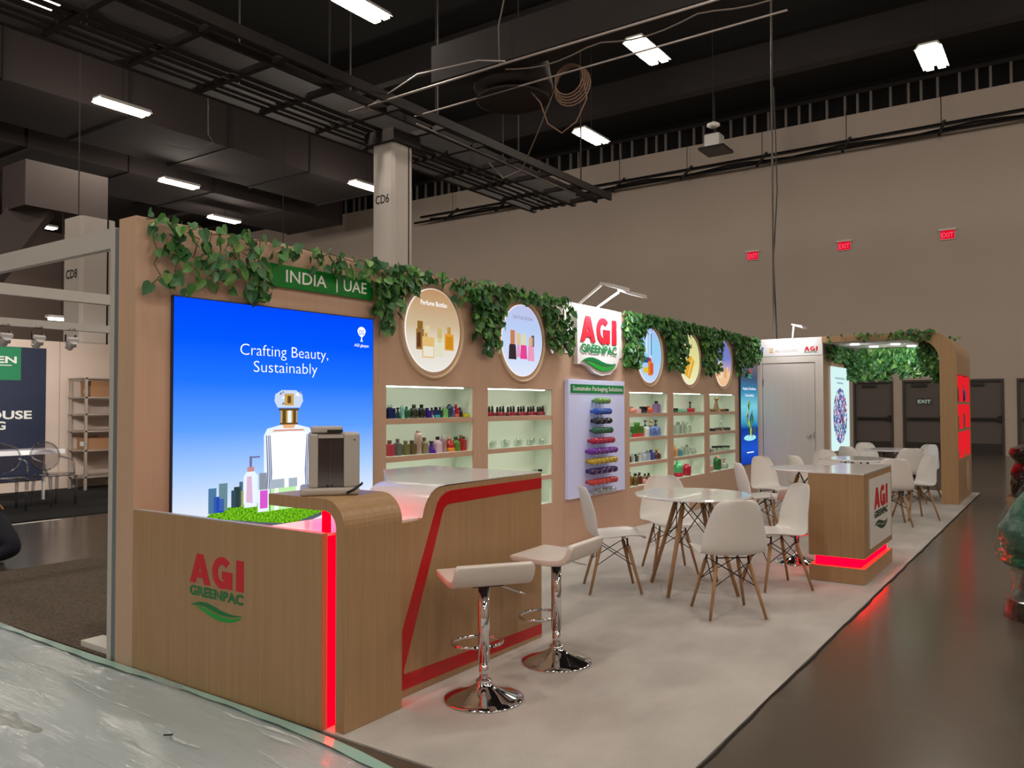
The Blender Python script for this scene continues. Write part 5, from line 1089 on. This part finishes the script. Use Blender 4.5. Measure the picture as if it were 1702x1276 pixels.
# ------------------------------------------------------------------ far booth behind the frame
fb = thing('booth_backdrop', 'white panel wall of the far booth at the left', 'backdrop', (7, 15.05, 0))
PANW = mat('white_panel', (214, 196, 184), 0.5)
for i in range(9):
    box('panel', PANW, fb, 2.3+i*0.99, 2.3+i*0.99+0.975, 15.0, 15.08, 0.012, 2.66)
    box('joint', mat('panel_joint', (170, 156, 148), 0.5), fb, 2.3+i*0.99+0.975, 2.3+i*0.99+0.99, 15.0, 15.07, 0.012, 2.66)
tb = thing('banner', 'navy banner with green square and white words HOUSE', 'banner', (5.5, 14.97, 0.2))
box('cloth', mat('navy_cloth', (34, 42, 70), 0.6), tb, 3.6, 6.99, 14.965, 14.98, 0.20, 2.52)
box('green_square', mat('banner_green_cloth', (30, 130, 88), 0.6), tb, 5.0, 6.57, 14.960, 14.965, 1.945, 2.515)
text('VEOGEN', SIGNW, tb, (6.50, 14.960, 2.24), (1,0,0), (0,0,1), 0.11, 1.05, 0.03, 'RIGHT')
text('WAREHOUSE', SIGNW, tb, (6.76, 14.965, 1.28), (1,0,0), (0,0,1), 0.135, 1.75, 0.03, 'RIGHT'); text('PACKAGING', SIGNW, tb, (6.34, 14.965, 1.10), (1,0,0), (0,0,1), 0.135, 1.3, 0.03, 'RIGHT')
box('underline', SIGNW, tb, 5.5, 6.42, 14.958, 14.960, 2.19, 2.205)
sr = thing('shelf_rack', 'open grey shelf rack against the white panels of the far booth', 'shelf rack', (7.6, 14.6, 0))
RACK = mat('rack_grey', (170, 158, 148), 0.5)
for x in (7.36, 8.3):
    for y2 in (14.30, 14.85): box('upright', RACK, sr, x-0.02, x+0.02, y2-0.02, y2+0.02, 0.012, 2.0)
for z in (0.25, 0.72, 1.06, 1.36, 1.66, 2.0): box('shelf', RACK, sr, 7.32, 8.34, 14.28, 14.87, z-0.025, z)
def carton(label, x, y2, z, w, d, h, flaps):
    t = thing('cardboard_box', label, 'box', (x, y2, z))
    box('carton', CARDB, t, x-w/2, x+w/2, y2-d/2, y2+d/2, z, z+h)
    box('label_patch', SIGNW, t, x-w/2-0.002, x-w/2, y2-d/4, y2+d/6, z+h*0.3, z+h*0.7)
    for s in (-1, 1):
        MB().add([(x-w/2, y2+s*d/2, z+h), (x+w/2, y2+s*d/2, z+h), (x+w/2, y2+s*(d/2+0.03), z+h+flaps), (x-w/2, y2+s*(d/2+0.03), z+h+flaps), (x-w/2, y2+s*(d/2+0.005), z+h), (x+w/2, y2+s*(d/2+0.005), z+h)], [(0,1,2,3),(4,5,2,3)]).build('flap', CARDB, t)
carton('open cardboard box on the upper level of the shelf rack', 7.66, 14.55, 1.6605, 0.36, 0.34, 0.19, 0.10)
carton('brown cardboard box on the lower level of the shelf rack', 7.62, 14.55, 0.7205, 0.40, 0.34, 0.20, 0.02)
lt = thing('long_table', 'long white counter table behind the transparent chairs', 'table', (5, 13.2, 0))
box('table_top', WHITE, lt, 2.5, 6.35, 12.95, 13.55, 0.76, 0.83); box('leg', WHITEM, lt, 2.55, 2.63, 13.0, 13.5, 0.012, 0.76); box('leg', WHITEM, lt, 6.26, 6.29, 13.46, 13.5, 0.012, 0.76)
def ghost(label, x, y2, a):
    t = thing('ghost_chair', label, 'chair', (x, y2, 0.012), a, 'transparent chairs of the far booth')
    for sx in (-1, 1):
        MB().tube([(sx*0.19, -0.21, 0), (sx*0.20, -0.20, 0.45)], 0.016, 8, 0.026).build('leg', GHOST, t, smooth=True, world=False)
        MB().tube([(sx*0.19, 0.25, 0), (sx*0.18, 0.20, 0.45)], 0.016, 8, 0.026).build('leg', GHOST, t, smooth=True, world=False)
        MB().tube([(sx*0.21, -0.16, 0.46), (sx*0.24, -0.10, 0.66), (sx*0.24, 0.10, 0.70), (sx*0.21, 0.20, 0.72)], 0.016, 8).build('arm', GHOST, t, smooth=True, world=False)
    MB().lathe([(0.9,0.44),(1.0,0.45),(1.0,0.475),(0.94,0.48)], 24, (0,0,0), 0.235, 0.225, 3.5).build('seat', GHOST, t, smooth=True, world=False)
    vs = []; n = 28
    ring = [(0.23*math.cos(2*PI*k/n), 0.225+0.08*(0.3*math.sin(2*PI*k/n)), 0.73+0.21*math.sin(2*PI*k/n)) for k in range(n+1)]
    MB().tube(ring, 0.014, 6, caps=False).build('back_rim', GHOST, t, smooth=True, world=False)
    MB().add(ring[:-1], [tuple(range(n))]).build('back_panel', GHOST, t, world=False)
ghost('transparent oval-backed chair, right one, beside the shelf rack', 6.00, 12.55, 0.15); ghost('transparent oval-backed chair, left one, before the navy banner', 5.30, 12.45, -0.15)

# ------------------------------------------------------------------ person kneeling at the left edge
def skin_obj(name, m, parent, verts, edges, radii, root=0):
    me = bpy.data.meshes.new(name); me.from_pydata(verts, edges, []); me.materials.append(m)
    o = bpy.data.objects.new(name, me); COL.objects.link(o); o.parent = parent
    sk = o.modifiers.new('skin', 'SKIN'); sk.use_smooth_shade = True
    if not me.skin_vertices: me.attributes  # layer made by the modifier
    return o, me
pr = thing('person', 'person in dark navy clothes kneeling on the floor at the left edge', 'person', (3.45, 8.45, 0))
V = {'pelvis': (-0.08, 0.20, 0.50), 'waist': (-0.18, 0.24, 0.66), 'chest': (-0.34, 0.26, 0.90), 'neck': (-0.45, 0.28, 1.06), 'chin': (-0.50, 0.29, 1.13), 'crown': (-0.56, 0.31, 1.28),
     'hipR': (0.00, 0.08, 0.45), 'kneeR': (0.17, -0.16, 0.125), 'ankR': (-0.16, 0.03, 0.065), 'toeR': (-0.28, 0.08, 0.04),
     'hipL': (-0.16, 0.34, 0.47), 'kneeL': (0.10, 0.22, 0.52), 'ankL': (0.06, 0.20, 0.10), 'toeL': (0.20, 0.12, 0.045),
     'shR': (-0.36, 0.10, 0.95), 'elR': (-0.20, -0.02, 0.72), 'wrR': (-0.02, 0.02, 0.60), 'shL': (-0.34, 0.44, 0.95), 'elL': (-0.24, 0.52, 0.70), 'wrL': (-0.02, 0.42, 0.58)}
RAD = {'pelvis': .15, 'waist': .14, 'chest': .155, 'neck': .055, 'chin': .075, 'crown': .085, 'hipR': .15, 'kneeR': .112, 'ankR': .05, 'toeR': .038, 'hipL': .11, 'kneeL': .075, 'ankL': .05, 'toeL': .04,
       'shR': .075, 'elR': .052, 'wrR': .036, 'shL': .075, 'elL': .052, 'wrL': .036}
E_ = [('pelvis','waist'),('waist','chest'),('chest','neck'),('neck','chin'),('chin','crown'),('pelvis','hipR'),('hipR','kneeR'),('kneeR','ankR'),('ankR','toeR'),('pelvis','hipL'),('hipL','kneeL'),('kneeL','ankL'),('ankL','toeL'),('chest','shR'),('shR','elR'),('elR','wrR'),('chest','shL'),('shL','elL'),('elL','wrL')]
def skinned(name, m, parent, V, RAD, E_, root):
    ks = list(V); bm_v = [V[k] for k in ks]
    me = bpy.data.meshes.new(name); me.from_pydata(bm_v, [(ks.index(a), ks.index(b)) for a, b in E_], []); me.materials.append(m)
    o = bpy.data.objects.new(name, me); COL.objects.link(o); o.parent = parent
    o.modifiers.new('skin', 'SKIN')
    import bmesh
    bm = bmesh.new(); bm.from_mesh(me); lay = bm.verts.layers.skin.verify()
    bm.verts.ensure_lookup_table()
    for i, k in enumerate(ks):
        bm.verts[i][lay].radius = (RAD[k], RAD[k]); bm.verts[i][lay].use_root = (k == root)
    bm.to_mesh(me); bm.free()
    o.modifiers['skin'].use_smooth_shade = True
    s = o.modifiers.new('smooth', 'SUBSURF'); s.levels = 2; s.render_levels = 2
    return o
NAVY = mat('navy_workwear', (30, 32, 46), 0.85, bump=(30, 0.5))
bd = skinned('body', NAVY, pr, V, RAD, E_, 'pelvis')
SKIN = mat('skin', (190, 140, 112), 0.5)
for sd, wr, dirv in (('R', V['wrR'], (0.10, 0.0, -0.04)), ('L', V['wrL'], (0.10, -0.03, -0.04))):
    w = Vector(wr); d = Vector(dirv); n = d.cross(Vector((0,0,1))).normalized()
    HV = {'w': tuple(w), 'p': tuple(w+d*0.75)}; HR = {'w': .032, 'p': .034}; HE = [('w', 'p')]
    for i, (off, ln) in enumerate(((-.028, .8), (-.009, .95), (.010, .9), (.028, .7))):
        a = w+d*0.8+n*off; HV['a%d' % i] = tuple(a); HV['b%d' % i] = tuple(a+d*0.45*ln+Vector((0,0,-0.01))); HV['c%d' % i] = tuple(a+d*0.75*ln+Vector((0,0,-0.04)))
        HR['a%d' % i] = .010; HR['b%d' % i] = .009; HR['c%d' % i] = .008; HE += [('p', 'a%d' % i), ('a%d' % i, 'b%d' % i), ('b%d' % i, 'c%d' % i)]
    HV['t0'] = tuple(w+d*0.35-n*0.05); HV['t1'] = tuple(w+d*0.75-n*0.065); HR['t0'] = .011; HR['t1'] = .009; HE += [('w', 't0'), ('t0', 't1')]
    skinned('hand', SKIN, bd, HV, HR, HE, 'w')
hv = Vector(V['chin']).lerp(Vector(V['crown']), 0.5)
MB().lathe([(0.05,-0.12),(0.085,-0.08),(0.098,0.0),(0.095,0.06),(0.07,0.11),(0.02,0.125)], 16, tuple(hv+Vector((-0.005, 0.002, 0.0)))).build('face', SKIN, bd, smooth=True, world=False)
MB().lathe([(0.104,0.0),(0.104,0.05),(0.085,0.10),(0.03,0.135)], 16, tuple(hv+Vector((-0.012, 0.006, 0.005)))).build('hair', mat('dark_hair', (24, 18, 16), 0.6), bd, smooth=True, world=False)
MB().tube([tuple(hv+Vector((0.09, -0.03, 0.0))), tuple(hv+Vector((0.118, -0.036, -0.03)))], 0.010, 8, 0.016).build('nose', SKIN, bd, smooth=True, world=False)
for s in (-1, 1): MB().lathe([(0.004,-0.010),(0.011,-0.004),(0.011,0.004),(0.004,0.010)], 8, tuple(hv+Vector((0.088, -0.02+s*0.034, 0.012)))).build('eye', mat('eye_dark', (30, 26, 24), 0.3), bd, smooth=True, world=False)
# knee and shin widen the visible silhouette: shoe
MB().lathe([(0.6,0.0),(1.0,0.02),(0.95,0.06),(0.6,0.09)], 14, (-0.26, 0.09, 0.0), 0.10, 0.05).build('shoe', CABLE, pr, smooth=True, world=False)

# ------------------------------------------------------------------ wrapped goods at the right edge
def lumpy(name, m, parent, c, prof, n, sx, sy, amp, seed, nz=28):
    r = random.Random(seed); ph = [(r.uniform(1, 6), r.uniform(0, 6), r.uniform(4, 16)) for _ in range(7)]
    vs = []; zs = [prof[0][1]+(prof[-1][1]-prof[0][1])*i/nz for i in range(nz+1)]
    def rad(z):
        for (ra, za), (rb, zb) in zip(prof, prof[1:]):
            if za <= z <= zb: return ra+(rb-ra)*(z-za)/(zb-za)
        return prof[-1][0]
    for z in zs:
        for k in range(n):
            a = 2*PI*k/n; q = rad(z)*(1+amp*sum(abs(math.sin(f*a*0.5+p+g*z))-0.5 for f, p, g in [(round(F), P, G) for F, P, G in ph])/3.5)
            vs.append((c[0]+sx*q*math.cos(a), c[1]+sy*q*math.sin(a), c[2]+z))
    fs = [(i*n+k, i*n+(k+1) % n, (i+1)*n+(k+1) % n, (i+1)*n+k) for i in range(nz) for k in range(n)]+[tuple(range(n-1, -1, -1)), tuple(range(nz*n, (nz+1)*n))]
    return MB().add(vs, fs).build(name, m, parent, smooth=False)
WRAP = thin_glass('stretch_wrap', (240, 248, 244), 0.06, 0.03, 0.22, bump=((14, 14, 7), 0.9))
t = thing('wrapped_bundle', 'green padded bundle in clear stretch wrap at the right edge', 'bundle', (6.75, 0.16, 0))
lumpy('padding', mat('green_padding', (10, 104, 66), 0.3, noise=((3, 3, 3), 0.35, (14, 62, 60)), coat=0.6), t, (6.75, 0.14, 0), [(0.20,0.33),(0.34,0.38),(0.38,0.5),(0.36,0.62),(0.24,0.80),(0.15,0.92)], 36, 0.82, 0.82, 0.16, 3)
lumpy('wrapped_legs', mat('dark_base_wood', (40, 34, 26), 0.4, coat=0.4), t, (6.75, 0.14, 0), [(0.31,0.0),(0.31,0.13),(0.24,0.20),(0.18,0.33)], 30, 0.82, 0.82, 0.10, 5)
lumpy('stretch_wrap', WRAP, t, (6.75, 0.14, 0), [(0.33,0.0),(0.33,0.14),(0.27,0.22),(0.25,0.33),(0.38,0.41),(0.41,0.5),(0.39,0.62),(0.27,0.81),(0.17,0.95)], 44, 0.83, 0.83, 0.13, 4, 36)
t = thing('wrapped_bundle', 'black plastic wrapped bundle on wooden pallet at the far right edge', 'bundle', (14.0, 0.35, 0))
lumpy('black_film', mat('black_film', (16, 15, 16), 0.2, coat=0.5), t, (14.0, 0.33, 0.145), [(0.44,0.0),(0.45,0.35),(0.38,0.5),(0.47,0.62),(0.46,0.70),(0.30,0.76)], 36, 0.95, 0.95, 0.10, 6)
for i in range(4): box('slat', CARDB, t, 13.5+i*0.26, 13.5+i*0.26+0.2, -0.15, 0.80, 0.115, 0.143)
for y2 in (-0.12, 0.30, 0.72): box('block', CARDB, t, 13.5, 14.48, y2-0.04, y2+0.06, 0.0, 0.115)
